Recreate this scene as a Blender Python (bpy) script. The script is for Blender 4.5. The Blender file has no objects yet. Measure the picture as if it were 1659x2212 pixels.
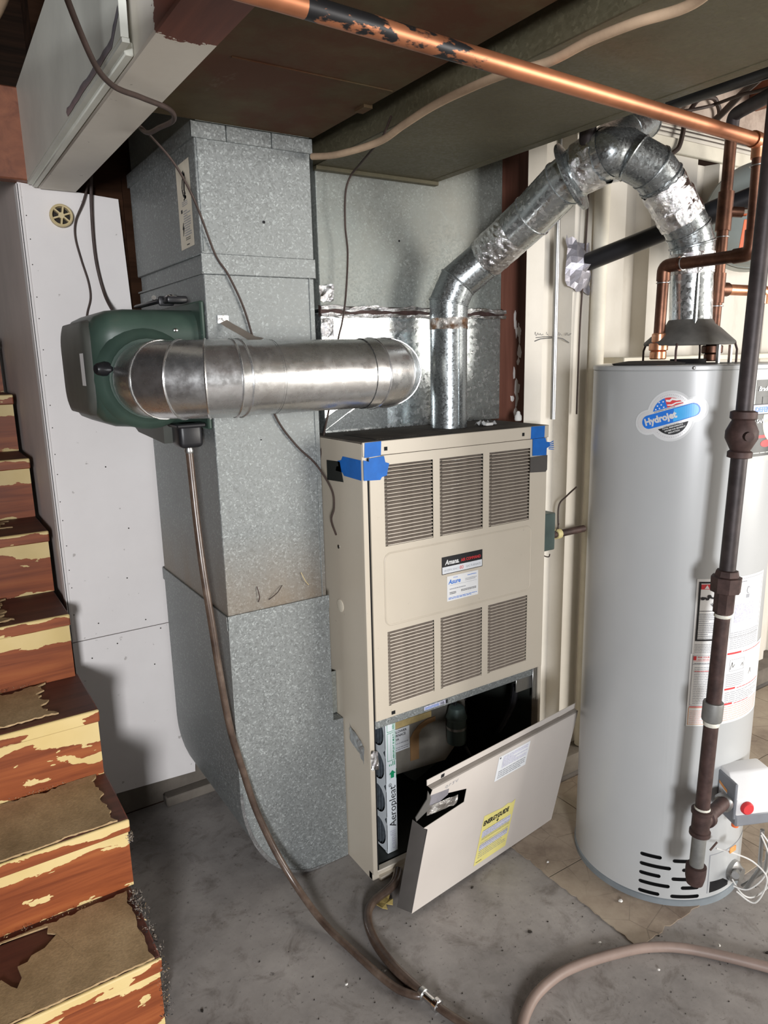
import bpy, bmesh, math, random
from mathutils import Vector, Matrix, Euler
from math import sin, cos, pi, radians, sqrt
random.seed(7)
SC = bpy.context.scene
COL = SC.collection

# ---------------------------------------------------------------- camera
cam_d = bpy.data.cameras.new('camera')
cam = bpy.data.objects.new('camera', cam_d); COL.objects.link(cam)
cam_d.sensor_fit = 'HORIZONTAL'; cam_d.sensor_width = 36.0
cam_d.lens = 1551.76 / 1659 * 36.0
cam_d.clip_start = 0.02
def cam_matrix(yaw, pitch, roll, loc):
    f = Vector((sin(yaw), cos(yaw), 0)); r = Vector((cos(yaw), -sin(yaw), 0)); u = Vector((0, 0, 1))
    f2 = f * cos(pitch) - u * sin(pitch); u2 = u * cos(pitch) + f * sin(pitch)
    r3 = r * cos(roll) + u2 * sin(roll); u3 = u2 * cos(roll) - r * sin(roll)
    m = Matrix((r3, u3, -f2)).transposed().to_4x4(); m.translation = Vector(loc)
    return m
cam.matrix_world = cam_matrix(radians(32.853), radians(12.179), radians(-1.264), (0, 0, 1.5))
SC.camera = cam

# ---------------------------------------------------------------- world, light, exposure
SC.view_settings.view_transform = 'Standard'; SC.view_settings.look = 'None'
SC.view_settings.gamma = 1.0; SC.view_settings.use_curve_mapping = False
SC.view_settings.exposure = 0.27
w = bpy.data.worlds.new('daylight'); SC.world = w; w.use_nodes = True
bg = w.node_tree.nodes['Background']; bg.inputs[0].default_value = (1.0, 0.955, 0.90, 1); bg.inputs[1].default_value = 0.60
def area(name, loc, aim, sx, sy, power, color):
    d = bpy.data.lights.new(name, 'AREA'); d.shape = 'RECTANGLE'; d.size = sx; d.size_y = sy
    d.energy = power; d.color = color
    o = bpy.data.objects.new(name, d); COL.objects.link(o); o.location = loc
    o.rotation_euler = (Vector(aim) - Vector(loc)).to_track_quat('-Z', 'Y').to_euler()
    return o
area('window_light', (-1.35, -2.8, 1.5), (1.2, 1.7, 0.9), 0.6, 0.75, 168, (0.96, 0.97, 1.0))
area('garage_door_light', (4.4, -2.4, 1.35), (1.3, 1.5, 1.0), 2.5, 1.9, 195, (1.0, 0.955, 0.89))

# ---------------------------------------------------------------- materials
MATS = {}
class N:
    def __init__(s, name):
        m = bpy.data.materials.new(name); m.use_nodes = True; s.m = m; s.t = m.node_tree
        s.b = s.t.nodes['Principled BSDF']; s.out = s.t.nodes['Material Output']
        s.tc = s.t.nodes.new('ShaderNodeTexCoord')
    def new(s, k, **kw):
        n = s.t.nodes.new('ShaderNode' + k)
        for a, v in kw.items(): setattr(n, a, v)
        return n
    def link(s, a, b): s.t.links.new(a, b)
    def coord(s, scale=(1, 1, 1), loc=(0, 0, 0), rand=False):
        mp = s.new('Mapping'); mp.inputs['Scale'].default_value = scale; mp.inputs['Location'].default_value = loc
        s.link(s.tc.outputs['Object'], mp.inputs[0])
        if rand:
            oi = s.new('ObjectInfo'); ml = s.new('VectorMath', operation='MULTIPLY_ADD')
            cmb = s.new('CombineXYZ'); s.link(oi.outputs['Random'], cmb.inputs[0]); s.link(oi.outputs['Random'], cmb.inputs[1]); s.link(oi.outputs['Random'], cmb.inputs[2])
            s.link(cmb.outputs[0], ml.inputs[0]); ml.inputs[1].default_value = (37, 53, 71); s.link(mp.outputs[0], ml.inputs[2])
            return ml.outputs[0]
        return mp.outputs[0]
    def noise(s, scale, detail=4, rough=.6, co=None, dist=0):
        n = s.new('TexNoise'); n.inputs['Scale'].default_value = scale; n.inputs['Detail'].default_value = detail
        n.inputs['Roughness'].default_value = rough; n.inputs['Distortion'].default_value = dist
        s.link(co if co is not None else s.tc.outputs['Object'], n.inputs['Vector']); return n.outputs['Fac']
    def vor(s, scale, co=None, out='Color', feature='F1'):
        n = s.new('TexVoronoi', feature=feature); n.inputs['Scale'].default_value = scale
        s.link(co if co is not None else s.tc.outputs['Object'], n.inputs['Vector']); return n.outputs[out]
    def ramp(s, fac, stops, mode='LINEAR'):
        r = s.new('ValToRGB'); r.color_ramp.interpolation = mode; e = r.color_ramp.elements
        while len(e) < len(stops): e.new(.5)
        for el, (p, c) in zip(e, stops):
            el.position = p; el.color = (c, c, c, 1) if not hasattr(c, '__len__') else (*c, 1)
        s.link(fac, r.inputs[0]); return r.outputs['Color']
    def mix(s, fac, a, b, mode='MIX'):
        n = s.new('Mix', data_type='RGBA', blend_type=mode)
        for sock, v in ((n.inputs[0], fac), (n.inputs[6], a), (n.inputs[7], b)):
            if hasattr(v, 'is_linked'): s.link(v, sock)
            elif hasattr(v, '__len__'): sock.default_value = (*v, 1)
            else: sock.default_value = v
        return n.outputs[2]
    def math(s, op, a, b=0, c=None, clamp=False):
        n = s.new('Math', operation=op, use_clamp=clamp)
        for i, v in enumerate((a, b, c)):
            if v is None: continue
            if hasattr(v, 'is_linked'): s.link(v, n.inputs[i])
            else: n.inputs[i].default_value = v
        return n.outputs[0]
    def sep(s, co=None):
        n = s.new('SeparateXYZ'); s.link(co if co is not None else s.tc.outputs['Object'], n.inputs[0]); return n.outputs
    def setp(s, **kw):
        for k, v in kw.items():
            i = s.b.inputs[k.replace('_', ' ')]
            if hasattr(v, 'is_linked'): s.link(v, i)
            elif hasattr(v, '__len__'): i.default_value = (*v, 1)
            else: i.default_value = v
    def bump(s, h, strength=.3, dist=.002):
        b = s.new('Bump'); b.inputs['Strength'].default_value = strength; b.inputs['Distance'].default_value = dist
        s.link(h, b.inputs['Height']); s.link(b.outputs[0], s.b.inputs['Normal'])

def plain(name, col, rough=.5, metal=0, var=.12, scale=12, bump=0, spec=.4):
    n = N(name); f = n.noise(scale, 6)
    d = tuple(c * (1 - var) for c in col); l = tuple(min(1, c * (1 + var)) for c in col)
    n.setp(Base_Color=n.ramp(f, [(.3, d), (.7, l)]), Roughness=rough, Metallic=metal, Specular_IOR_Level=spec)
    if bump: n.bump(n.noise(scale * 12, 4), bump, .001)
    MATS[name] = n.m; return n.m

def galv(name, base=(.47, .50, .50), spangle=260, contrast=.3, metal=.6, rough=.4, stain=None, stain_amt=.35, stretch=(1, 1, 1.0)):
    n = N(name)
    co = n.coord(stretch)
    wob = n.new('VectorMath', operation='ADD')
    nn = n.new('TexNoise'); nn.inputs['Scale'].default_value = 60; n.link(co, nn.inputs['Vector'])
    sc = n.new('VectorMath', operation='SCALE'); sc.inputs['Scale'].default_value = .018; n.link(nn.outputs['Color'], sc.inputs[0])
    n.link(co, wob.inputs[0]); n.link(sc.outputs[0], wob.inputs[1])
    v = n.vor(spangle, wob.outputs[0])
    vs = n.sep(v)[0]
    lo = tuple(c * (1 - contrast * .45) for c in base); hi = tuple(min(1, c * (1 + contrast)) for c in base)
    col = n.ramp(vs, [(0, lo), (.45, base), (.80, base), (1, hi)])
    grain = n.noise(spangle * 1.6, 3, .7, co=n.coord((.45, .45, 2.2)))
    col = n.mix(n.ramp(grain, [(.4, 0), (.7, .45)]), col, tuple(c * .72 for c in base))
    big = n.noise(3.2, 5, .6)
    col = n.mix(n.ramp(big, [(.35, 0), (.75, .35)]), col, tuple(c * .62 for c in base))
    if stain:
        sm = n.ramp(n.noise(2.0, 7, .65), [(.42, 0), (.68, stain_amt)])
        col = n.mix(sm, col, stain)
    n.setp(Base_Color=col, Metallic=metal, Roughness=n.ramp(vs, [(0, rough - .08), (1, rough + .14)]))
    n.bump(n.noise(7, 2), .12, .004)
    MATS[name] = n.m; return n.m

galv('galvanized', (.265, .283, .279), 270, .75, .35, .5)
galv('galvanized_stained', (.265, .283, .279), 270, .75, .35, .5)
galv('galvanized_dull', (.30, .325, .305), 230, .5, .45, .5, stain=(.20, .165, .12), stain_amt=.35)
galv('galvanized_bright', (.66, .68, .69), 160, .3, .9, .24)
galv('galvanized_spangle', (.66, .70, .70), 120, .5, .88, .22)
galv('galvanized_vent', (.35, .375, .38), 210, .35, .85, .27)
n = N('duct_sheet')
c = n.ramp(n.noise(26, 6, .7, co=n.coord((.5, 1, 1))), [(.32, (.56, .565, .56)), (.5, (.70, .705, .70)), (.7, (.76, .765, .76))])
c = n.mix(n.ramp(n.noise(5, 6, .65), [(.5, 0), (.72, .45)]), c, (.44, .40, .35))
n.setp(Base_Color=c, Metallic=.93, Roughness=n.ramp(n.noise(34, 4), [(.35, .22), (.7, .36)])); n.bump(n.noise(9, 2), .10, .004); MATS['duct_sheet'] = n.m
n = N('duct_dusty')
c = n.ramp(n.noise(5, 8, .72), [(.3, (.070, .050, .024)), (.7, (.115, .086, .046))])
c = n.mix(n.ramp(n.noise(2.6, 7, .7, co=n.coord((1, 1, 1), (.3, .2, 0))), [(.44, 0), (.60, .85)]), c, (.085, .030, .015))
c = n.mix(n.ramp(n.noise(9, 6, .7, co=n.coord((1.6, .8, 1))), [(.63, 0), (.72, .5)]), c, (.17, .13, .09))
n.setp(Base_Color=c, Metallic=0, Roughness=.65, Specular_IOR_Level=.15); MATS['duct_dusty'] = n.m
galv('duct_olive', (.145, .132, .082), 150, .3, .2, .55, stain=(.095, .075, .040), stain_amt=.6)

n = N('foil_tape'); h = n.noise(38, 6, .7, dist=1.2)
n.setp(Base_Color=n.ramp(n.noise(18, 4), [(.3, (.72, .72, .73)), (.7, (.95, .95, .95))]), Metallic=1.0, Roughness=.13); n.bump(h, .8, .006); MATS['foil_tape'] = n.m
n = N('foil_tape_old'); h = n.noise(38, 6, .7, dist=1.2)
n.setp(Base_Color=n.ramp(n.noise(26, 5), [(.38, (.25, .14, .08)), (.5, (.6, .56, .52)), (.7, (.85, .84, .82))]), Metallic=.9, Roughness=.28); n.bump(h, 1.0, .01); MATS['foil_tape_old'] = n.m

def copper(name, c1, c2, c3, rough):
    n = N(name)
    col = n.ramp(n.noise(9, 6, .7), [(.3, c1), (.52, c2), (.75, c3)])
    n.setp(Base_Color=col, Metallic=.8, Roughness=rough); MATS[name] = n.m
copper('copper_bright', (.30, .13, .07), (.72, .33, .18), (.80, .45, .28), .3)
copper('copper_dark', (.05, .024, .016), (.135, .062, .038), (.24, .12, .075), .42)
n = N('copper_flux')   # the long line with black flux burns
col = n.ramp(n.noise(5, 4, .6), [(.3, (.22, .085, .04)), (.6, (.50, .20, .10)), (.8, (.58, .29, .16))])
x = n.sep()[0]
zone = n.math('MULTIPLY', n.math('LESS_THAN', x, .84), n.math('GREATER_THAN', x, .50))
spot = n.ramp(n.noise(24, 5, .6, co=n.coord((.45, 1, 1))), [(.47, 0), (.50, 1)])
n.setp(Base_Color=n.mix(n.math('MULTIPLY', zone, spot), col, (.03, .03, .032)), Metallic=.7, Roughness=.42); MATS['copper_flux'] = n.m

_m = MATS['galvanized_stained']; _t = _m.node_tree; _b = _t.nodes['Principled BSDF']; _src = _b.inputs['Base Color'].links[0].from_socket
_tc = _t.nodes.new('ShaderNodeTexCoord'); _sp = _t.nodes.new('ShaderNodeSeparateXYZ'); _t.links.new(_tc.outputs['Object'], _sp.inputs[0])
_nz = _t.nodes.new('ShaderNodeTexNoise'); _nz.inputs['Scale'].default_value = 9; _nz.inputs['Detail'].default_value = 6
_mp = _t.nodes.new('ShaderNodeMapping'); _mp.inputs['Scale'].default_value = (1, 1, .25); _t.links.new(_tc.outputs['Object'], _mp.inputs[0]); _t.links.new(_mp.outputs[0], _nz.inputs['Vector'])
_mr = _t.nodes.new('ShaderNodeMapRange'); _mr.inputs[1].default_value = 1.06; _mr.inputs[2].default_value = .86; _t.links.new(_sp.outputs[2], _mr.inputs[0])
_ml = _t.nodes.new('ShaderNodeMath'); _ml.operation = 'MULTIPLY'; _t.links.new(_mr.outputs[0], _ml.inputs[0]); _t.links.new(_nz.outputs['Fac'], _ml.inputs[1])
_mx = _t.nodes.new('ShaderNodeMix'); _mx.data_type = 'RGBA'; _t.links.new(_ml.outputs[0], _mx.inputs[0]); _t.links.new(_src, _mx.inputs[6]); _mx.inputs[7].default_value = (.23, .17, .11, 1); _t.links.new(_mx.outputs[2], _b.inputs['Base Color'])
plain('black_pipe', (.044, .035, .035), .5, .35, .35, 30)
plain('black_plastic', (.014, .014, .016), .38, 0, .2)
plain('rust_pipe', (.060, .035, .031), .6, .3, .4, 40, .2)
plain('grey_fitting', (.20, .20, .19), .55, .4, .2, 30)
plain('black_gap', (.006, .006, .007), .8, 0, .1)
plain('pipe_dope', (.62, .60, .52), .7, 0, .2, 60)
n = N('white_wall')
c = n.ramp(n.noise(2.5, 6, .65), [(.3, (.72, .685, .665)), (.7, (.79, .755, .735))])
c = n.mix(n.ramp(n.noise(46, 3, .5), [(.70, 0), (.74, .6)]), c, (.30, .27, .25))
n.setp(Base_Color=c, Roughness=.6, Specular_IOR_Level=.3); n.bump(n.noise(30, 4), .08, .002); MATS['white_wall'] = n.m
n = N('cream_wall')
c = n.ramp(n.noise(3, 6, .7), [(.3, (.57, .535, .47)), (.7, (.645, .61, .545))])
z = n.sep()[2]
c = n.mix(n.ramp(n.noise(6, 7, .7, co=n.coord((1, 1, .35))), [(.58, 0), (.72, .45)]), c, (.38, .33, .27))
n.setp(Base_Color=c, Roughness=.6); n.bump(n.noise(9, 3), .15, .004); MATS['cream_wall'] = n.m
plain('cream_trim', (.66, .62, .52), .6, 0, .12, 8)
plain('pink_wall', (.56, .47, .43), .65, 0, .1, 4)
n = N('ceiling_plaster')
c = n.ramp(n.noise(4, 7, .7), [(.32, (.20, .14, .11)), (.5, (.46, .37, .31)), (.7, (.58, .49, .42))])
n.setp(Base_Color=c, Roughness=.8); MATS['ceiling_plaster'] = n.m
def wood(name, c1, c2, scale=(2, 30, 30), rough=.55, rand=True):
    n = N(name); co = n.coord(scale, rand=rand)
    f = n.noise(1.0, 6, .62, co=co, dist=.6)
    n.setp(Base_Color=n.ramp(f, [(.32, c1), (.68, c2)]), Roughness=rough); n.bump(f, .25, .002); MATS[name] = n.m; return n
wood('red_wood', (.15, .035, .016), (.27, .075, .03), (2, 30, 30))
wood('red_post', (.10, .035, .022), (.19, .075, .05), (30, 30, 2))
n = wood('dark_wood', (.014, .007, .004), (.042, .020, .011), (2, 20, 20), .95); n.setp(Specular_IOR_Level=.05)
wood('joist_wood', (.16, .055, .03), (.30, .11, .055), (20, 2, 20))
n = wood('tread_wood', (.055, .016, .011), (.12, .036, .022), (2, 26, 26))
# risers and nosings: red stained pine with flaking cream-yellow paint
def peel(name, band_lo, band_hi, amp, blob):
    n = N(name)
    co = n.coord((2.2, 34, 34), rand=True)
    g = n.noise(1.0, 6, .6, co=co, dist=.7)
    wc = n.ramp(g, [(.3, (.15, .034, .012)), (.55, (.28, .075, .024)), (.75, (.36, .115, .036))])
    v = n.new('TexCoord')
    gz = n.sep(v.outputs['Generated'])[2]
    nco = n.coord((9, 9, 26), rand=True)
    ed = n.noise(1.0, 5, .55, co=nco)
    big = n.noise(1.0, 3, .5, co=n.coord((3.2, 3, 3), rand=True))
    lim = n.math('MULTIPLY_ADD', n.math('SUBTRACT', ed, .5), amp, n.math('MULTIPLY_ADD', n.math('SUBTRACT', big, .5), amp * 1.4, band_lo))
    m1 = n.math('GREATER_THAN', gz, lim)
    lim2 = n.math('MULTIPLY_ADD', n.math('SUBTRACT', n.noise(1.0, 5, .55, co=n.coord((12, 9, 30), (5, 5, 5), rand=True)), .5), amp * .5, band_hi)
    m1 = n.math('MULTIPLY', m1, n.math('LESS_THAN', gz, lim2))
    bl = n.math('GREATER_THAN', n.noise(1.0, 5, .5, co=n.coord((6, 6, 15), (3, 1, 8), rand=True)), blob)
    foot = n.math('LESS_THAN', gz, n.math('MULTIPLY_ADD', n.math('SUBTRACT', ed, .5), .5, .0))
    m = n.math('MAXIMUM', n.math('MAXIMUM', m1, bl), foot)
    yc = n.ramp(n.noise(5, 4), [(.3, (.62, .47, .20)), (.7, (.70, .55, .27))])
    n.setp(Base_Color=n.mix(m, wc, yc), Roughness=.42)
    n.bump(n.math('ADD', n.math('MULTIPLY', m, .6), n.math('MULTIPLY', g, .4)), .5, .0015); MATS[name] = n.m
peel('peeling_riser', .74, 1.2, .55, .66)
peel('peeling_nosing', .62, 1.3, 1.5, .62)
n = N('carpet_pad')
c = n.ramp(n.noise(7, 7, .7), [(.3, (.27, .18, .085)), (.55, (.46, .32, .17)), (.75, (.55, .40, .225))])
c = n.mix(n.ramp(n.noise(150, 3, .6), [(.35, 0), (.7, .35)]), c, (.15, .11, .06))
n.setp(Base_Color=c, Roughness=.9); n.bump(n.noise(220, 3), .5, .001); MATS['carpet_pad'] = n.m
n = N('concrete')
c = n.ramp(n.noise(2.2, 8, .7), [(.3, (.16, .147, .138)), (.5, (.29, .268, .25)), (.72, (.41, .38, .355))])
c = n.mix(n.ramp(n.noise(11, 6, .7, dist=.6), [(.52, 0), (.70, .7)]), c, (.12, .10, .085))
c = n.mix(n.ramp(n.noise(4.3, 7, .72), [(.55, 0), (.72, .45)]), c, (.42, .39, .36))
c = n.mix(n.ramp(n.noise(70, 4, .6), [(.62, 0), (.7, .6)]), c, (.06, .052, .048))
c = n.mix(n.ramp(n.noise(1.1, 3, .5), [(.5, 0), (.7, .35)]), c, (.30, .24, .20))
n.setp(Base_Color=c, Roughness=.62, Specular_IOR_Level=.35); n.bump(n.noise(60, 6, .7), .2, .002); MATS['concrete'] = n.m
n = N('vinyl_tile')
c = n.ramp(n.noise(3.4, 7, .7), [(.3, (.16, .115, .085)), (.5, (.33, .265, .20)), (.72, (.43, .365, .28))])
cr = n.vor(11, out='Distance', feature='DISTANCE_TO_EDGE', co=None)
c = n.mix(n.math('MULTIPLY', n.math('LESS_THAN', cr, .012), n.ramp(n.noise(3, 3), [(.4, 0), (.6, .6)])), c, (.08, .06, .045))
n.setp(Base_Color=c, Roughness=.5); n.bump(n.noise(60, 6), .15, .002); MATS['vinyl_tile'] = n.m
n = N('stem_wall')
n.setp(Base_Color=n.ramp(n.noise(8, 7), [(.3, (.10, .085, .07)), (.7, (.19, .165, .135))]), Roughness=.9); MATS['stem_wall'] = n.m

n = N('furnace_tan')
c = n.ramp(n.noise(3, 6), [(.3, (.55, .49, .395)), (.7, (.60, .535, .435))])
c = n.mix(n.ramp(n.noise(60, 5, .7), [(.68, 0), (.74, .5)]), c, (.16, .12, .09))
n.setp(Base_Color=c, Roughness=.36, Specular_IOR_Level=.5); MATS['furnace_tan'] = n.m
n = N('furnace_door_grey')
c = n.ramp(n.noise(3, 6), [(.3, (.54, .495, .455)), (.7, (.59, .545, .50))])
c = n.mix(n.ramp(n.noise(45, 5, .7), [(.70, 0), (.76, .5)]), c, (.18, .14, .11))
n.setp(Base_Color=c, Roughness=.4); MATS['furnace_door_grey'] = n.m
plain('furnace_bend', (.25, .225, .20), .5)
plain('furnace_edge_dark', (.085, .078, .072), .5)
plain('dusty_louver', (.36, .30, .25), .8, 0, .3, 40)
plain('dusty_top', (.10, .085, .068), .8, 0, .35, 20)
plain('furnace_inside', (.030, .034, .030), .5, 0, .3, 5)
plain('blower_metal', (.30, .28, .24), .45, .4, .3, 6)
n = N('heater_grey')
c = n.ramp(n.noise(2.2, 5), [(.3, (.41, .42, .42)), (.7, (.45, .46, .46))])
c = n.mix(n.ramp(n.noise(30, 6, .7, co=n.coord((1, 1, 2.5))), [(.72, 0), (.78, .5)]), c, (.30, .29, .27))
n.setp(Base_Color=c, Roughness=.3, Specular_IOR_Level=.5); MATS['heater_grey'] = n.m
plain('heater_base', (.22, .25, .27), .5, .2, .15)
plain('dusty_hood', (.13, .125, .115), .6, .3, .25, 20)
plain('heater_top_dark', (.05, .045, .04), .8, 0, .3, 30)
n = N('humidifier_green')
n.setp(Base_Color=n.ramp(n.noise(7, 6), [(.3, (.030, .052, .041)), (.6, (.044, .074, .058)), (.8, (.085, .092, .072))]), Roughness=.42); MATS['humidifier_green'] = n.m
plain('humidifier_cover', (.072, .075, .065), .5, 0, .2, 8)
plain('tape_blue', (.01, .13, .48), .6, 0, .12, 30)
plain('paper_white', (.72, .74, .76), .6, 0, .05)
plain('paper_cream', (.70, .64, .52), .65, 0, .08)
plain('paper_label', (.78, .78, .77), .45, 0, .03)
plain('paper_energy', (.70, .63, .22), .6, 0, .05)
plain('ink_black', (.018, .018, .02), .5, 0, .1)
plain('ink_grey', (.32, .33, .36), .6, 0, .1)
plain('ink_lilac', (.55, .55, .66), .6, 0, .25, 260)
plain('ink_red', (.62, .045, .05), .5, 0, .08)
plain('ink_pink', (.78, .50, .45), .5, 0, .1)
plain('ink_orange', (.75, .33, .10), .5, 0, .1)
plain('ink_blue', (.025, .17, .62), .35, 0, .1)
plain('ink_skyblue', (.06, .42, .85), .3, 0, .1)
plain('ink_green', (.01, .28, .12), .5, 0, .1)
plain('ink_yellow', (.70, .62, .30), .5, 0, .1)
plain('sticker_silver', (.80, .80, .80), .3, .3, .05)
plain('sticker_clear', (.60, .61, .61), .25, 0, .04)
plain('label_black', (.03, .032, .03), .4, 0, .1)
plain('label_rim', (.46, .48, .45), .4, 0, .05)
plain('label_cream', (.68, .66, .48), .4, 0, .05)
plain('cable_tan', (.46, .33, .22), .75, 0, .2, 14, .3)
plain('wire_brown', (.050, .032, .026), .6, 0, .25, 40)
plain('wire_white', (.70, .69, .66), .5, 0, .1)
n = N('hose_brown')
n.setp(Base_Color=n.ramp(n.noise(14, 6, .7), [(.3, (.045, .028, .021)), (.55, (.115, .078, .058)), (.75, (.20, .15, .115))]), Roughness=.28, Specular_IOR_Level=.6, Transmission_Weight=.12); MATS['hose_brown'] = n.m
plain('hose_tan', (.25, .185, .155), .5, 0, .18, 10)
plain('chrome', (.70, .70, .70), .16, 1, .1)
plain('steel', (.42, .42, .41), .35, .9, .15)
plain('orange_handle', (.85, .17, .05), .45, 0, .1)
plain('tank_green_grey', (.33, .37, .355), .42, 0, .08)
plain('blue_cap', (.02, .07, .35), .4)
plain('tape_duct_grey', (.36, .35, .39), .32, .5, .15, 30, .4)
plain('cardboard', (.30, .17, .075), .8, 0, .15, 10)
plain('plastic_beige', (.58, .47, .26), .5, 0, .12)
plain('debris_white', (.75, .74, .70), .8, 0, .05)
plain('leaf_yellow', (.42, .32, .11), .7, 0, .3, 60)
plain('dirt_black', (.025, .02, .016), .9, 0, .3, 50)
plain('fibre_grey', (.30, .26, .22), .95, 0, .5, 60)
plain('fibre_black', (.03, .028, .027), .95, 0, .5, 60)
plain('strap_tan', (.28, .24, .20), .5, .3, .1)
plain('filter_white', (.72, .77, .80), .6, 0, .05)
plain('filter_pleat', (.045, .055, .065), .9, 0, .3, 80)
plain('box_green_grey', (.10, .14, .13), .45, .3, .15)
plain('gas_control_white', (.74, .74, .74), .4, 0, .04)
plain('gas_control_grey', (.20, .21, .23), .5, 0, .1)
plain('shelf_tan', (.50, .38, .17), .7, 0, .25, 20)
n = N('box_beam_paint')
wc = n.ramp(n.noise(1, 6, .6, co=n.coord((30, 2, 30))), [(.3, (.10, .025, .015)), (.7, (.19, .055, .03))])
wh = n.ramp(n.noise(4, 6), [(.3, (.68, .64, .56)), (.7, (.80, .76, .68))])
wh = n.mix(n.ramp(n.noise(50, 4), [(.7, 0), (.75, .8)]), wh, (.10, .07, .05))
edge = n.math('MULTIPLY_ADD', n.math('SUBTRACT', n.noise(14, 6, .7), .5), .12, 1.16)
n.setp(Base_Color=n.mix(n.math('GREATER_THAN', n.sep()[1], edge), wc, wh), Roughness=.55); MATS['box_beam_paint'] = n.m
plain('painted_duct', (.73, .745, .67), .5, 0, .12, 4)

# ---------------------------------------------------------------- mesh builder
class MB:
    def __init__(s): s.bm = bmesh.new()
    def faces(s, vs, fs, mi=0):
        bv = [s.bm.verts.new(v) for v in vs]; out = []
        for f in fs:
            try: q = s.bm.faces.new([bv[i] for i in f]); q.material_index = mi; out.append(q)
            except ValueError: pass
        return bv, out
    def box(s, x0, x1, y0, y1, z0, z1, mi=0, bev=0, mat=None, seg=1):
        vs = [(x, y, z) for z in (z0, z1) for y in (y0, y1) for x in (x0, x1)]
        bv, fs = s.faces(vs, [(0, 2, 3, 1), (4, 5, 7, 6), (0, 1, 5, 4), (2, 6, 7, 3), (0, 4, 6, 2), (1, 3, 7, 5)], mi)
        if bev:
            r = bmesh.ops.bevel(s.bm, geom=list({e for f in fs for e in f.edges}), offset=bev, segments=seg, affect='EDGES', profile=.5)
            for f in r['faces']: f.material_index = mi
            bv = list({v for f in fs if f.is_valid for v in f.verts} | set(r['verts']))
        if mat is not None:
            for v in bv: v.co = mat @ v.co
        return bv
    def prism(s, poly, axis, a, b, mi=0, mat=None):
        def p(u, v, h): return {'y': (u, h, v), 'x': (h, u, v), 'z': (u, v, h)}[axis]
        n = len(poly)
        vs = [p(u, v, a) for u, v in poly] + [p(u, v, b) for u, v in poly]
        if mat is not None: vs = [mat @ Vector(q) for q in vs]
        return s.faces(vs, [tuple(range(n)), tuple(range(2 * n - 1, n - 1, -1))] + [(i, n + i, n + (i + 1) % n, (i + 1) % n) for i in range(n)], mi)
    def tube(s, pts, r, seg=14, mi=0, caps=True, closed=False):
        pts = [Vector(p) for p in pts]; n = len(pts)
        rs = r if hasattr(r, '__len__') else [r] * n
        tang = []
        for i in range(n):
            a = pts[i] - pts[i - 1] if (i > 0 or closed) else pts[1] - pts[0]
            b = pts[(i + 1) % n] - pts[i] if (i < n - 1 or closed) else a
            a = a.normalized(); b = b.normalized(); t = (a + b)
            tang.append((a if t.length < 1e-6 else t.normalized(), a, b))
        t0 = tang[0][0]; up = Vector((0, 0, 1)) if abs(t0.z) < .9 else Vector((0, 1, 0))
        nx = (up - t0 * up.dot(t0)).normalized(); rings = []
        for i in range(n):
            t, a, b = tang[i]
            nx = (nx - t * nx.dot(t))
            nx = nx.normalized(); ny = t.cross(nx)
            k = 1 / max(.35, sqrt(max(.0001, (1 + a.dot(b)) / 2)))
            bend = (b - a); bd = (bend - t * bend.dot(t))
            ring = []
            for j in range(seg):
                o = nx * cos(2 * pi * j / seg) * rs[i] + ny * sin(2 * pi * j / seg) * rs[i]
                if bd.length > 1e-5:
                    d = bd.normalized(); o += d * o.dot(d) * (k - 1)
                ring.append(s.bm.verts.new(pts[i] + o))
            rings.append(ring)
        m = n if closed else n - 1
        for i in range(m):
            A, B = rings[i], rings[(i + 1) % n]
            for j in range(seg):
                f = s.bm.faces.new((A[j], A[(j + 1) % seg], B[(j + 1) % seg], B[j])); f.material_index = mi
        if caps and not closed:
            f = s.bm.faces.new(rings[0][::-1]); f.material_index = mi
            f = s.bm.faces.new(rings[-1]); f.material_index = mi
        return rings
    def lathe(s, prof, c, ax=(0, 0, 1), seg=32, mi=0, close=True):
        ax = Vector(ax).normalized(); up = Vector((0, 0, 1)) if abs(ax.z) < .9 else Vector((1, 0, 0))
        nx = (up - ax * up.dot(ax)).normalized(); ny = ax.cross(nx); c = Vector(c); rings = []
        for r, h in prof:
            rings.append([s.bm.verts.new(c + ax * h + (nx * cos(2 * pi * j / seg) + ny * sin(2 * pi * j / seg)) * max(r, 1e-4)) for j in range(seg)])
        for A, B in zip(rings, rings[1:]):
            for j in range(seg):
                f = s.bm.faces.new((A[j], A[(j + 1) % seg], B[(j + 1) % seg], B[j])); f.material_index = mi
        if close:
            f = s.bm.faces.new(rings[0][::-1]); f.material_index = mi
            f = s.bm.faces.new(rings[-1]); f.material_index = mi
        return s
    def obj(s, name, mats, parent=None, angle=38, origin=None, smooth=True, label=None):
        bmesh.ops.recalc_face_normals(s.bm, faces=s.bm.faces[:])
        me = bpy.data.meshes.new(name); s.bm.to_mesh(me); s.bm.free()
        for m in (mats if isinstance(mats, (list, tuple)) else [mats]): me.materials.append(MATS[m])
        if smooth:
            me.polygons.foreach_set('use_smooth', [True] * len(me.polygons)); me.set_sharp_from_angle(angle=radians(angle))
        o = bpy.data.objects.new(name, me); COL.objects.link(o)
        if parent is not None: attach(o, parent)
        else:
            if origin is None:
                co = [v.co for v in me.vertices]
                origin = Vector(((min(c.x for c in co) + max(c.x for c in co)) / 2, (min(c.y for c in co) + max(c.y for c in co)) / 2, min(c.z for c in co)))
            origin = Vector(origin); me.transform(Matrix.Translation(-origin)); o.location = origin
        WP[o.name] = Vector(o.location) if parent is None else Vector((0, 0, 0))
        if label: o['label'] = label
        return o
WP = {}
def attach(o, parent):
    o.parent = parent; o.location = -WP[parent.name]
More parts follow.
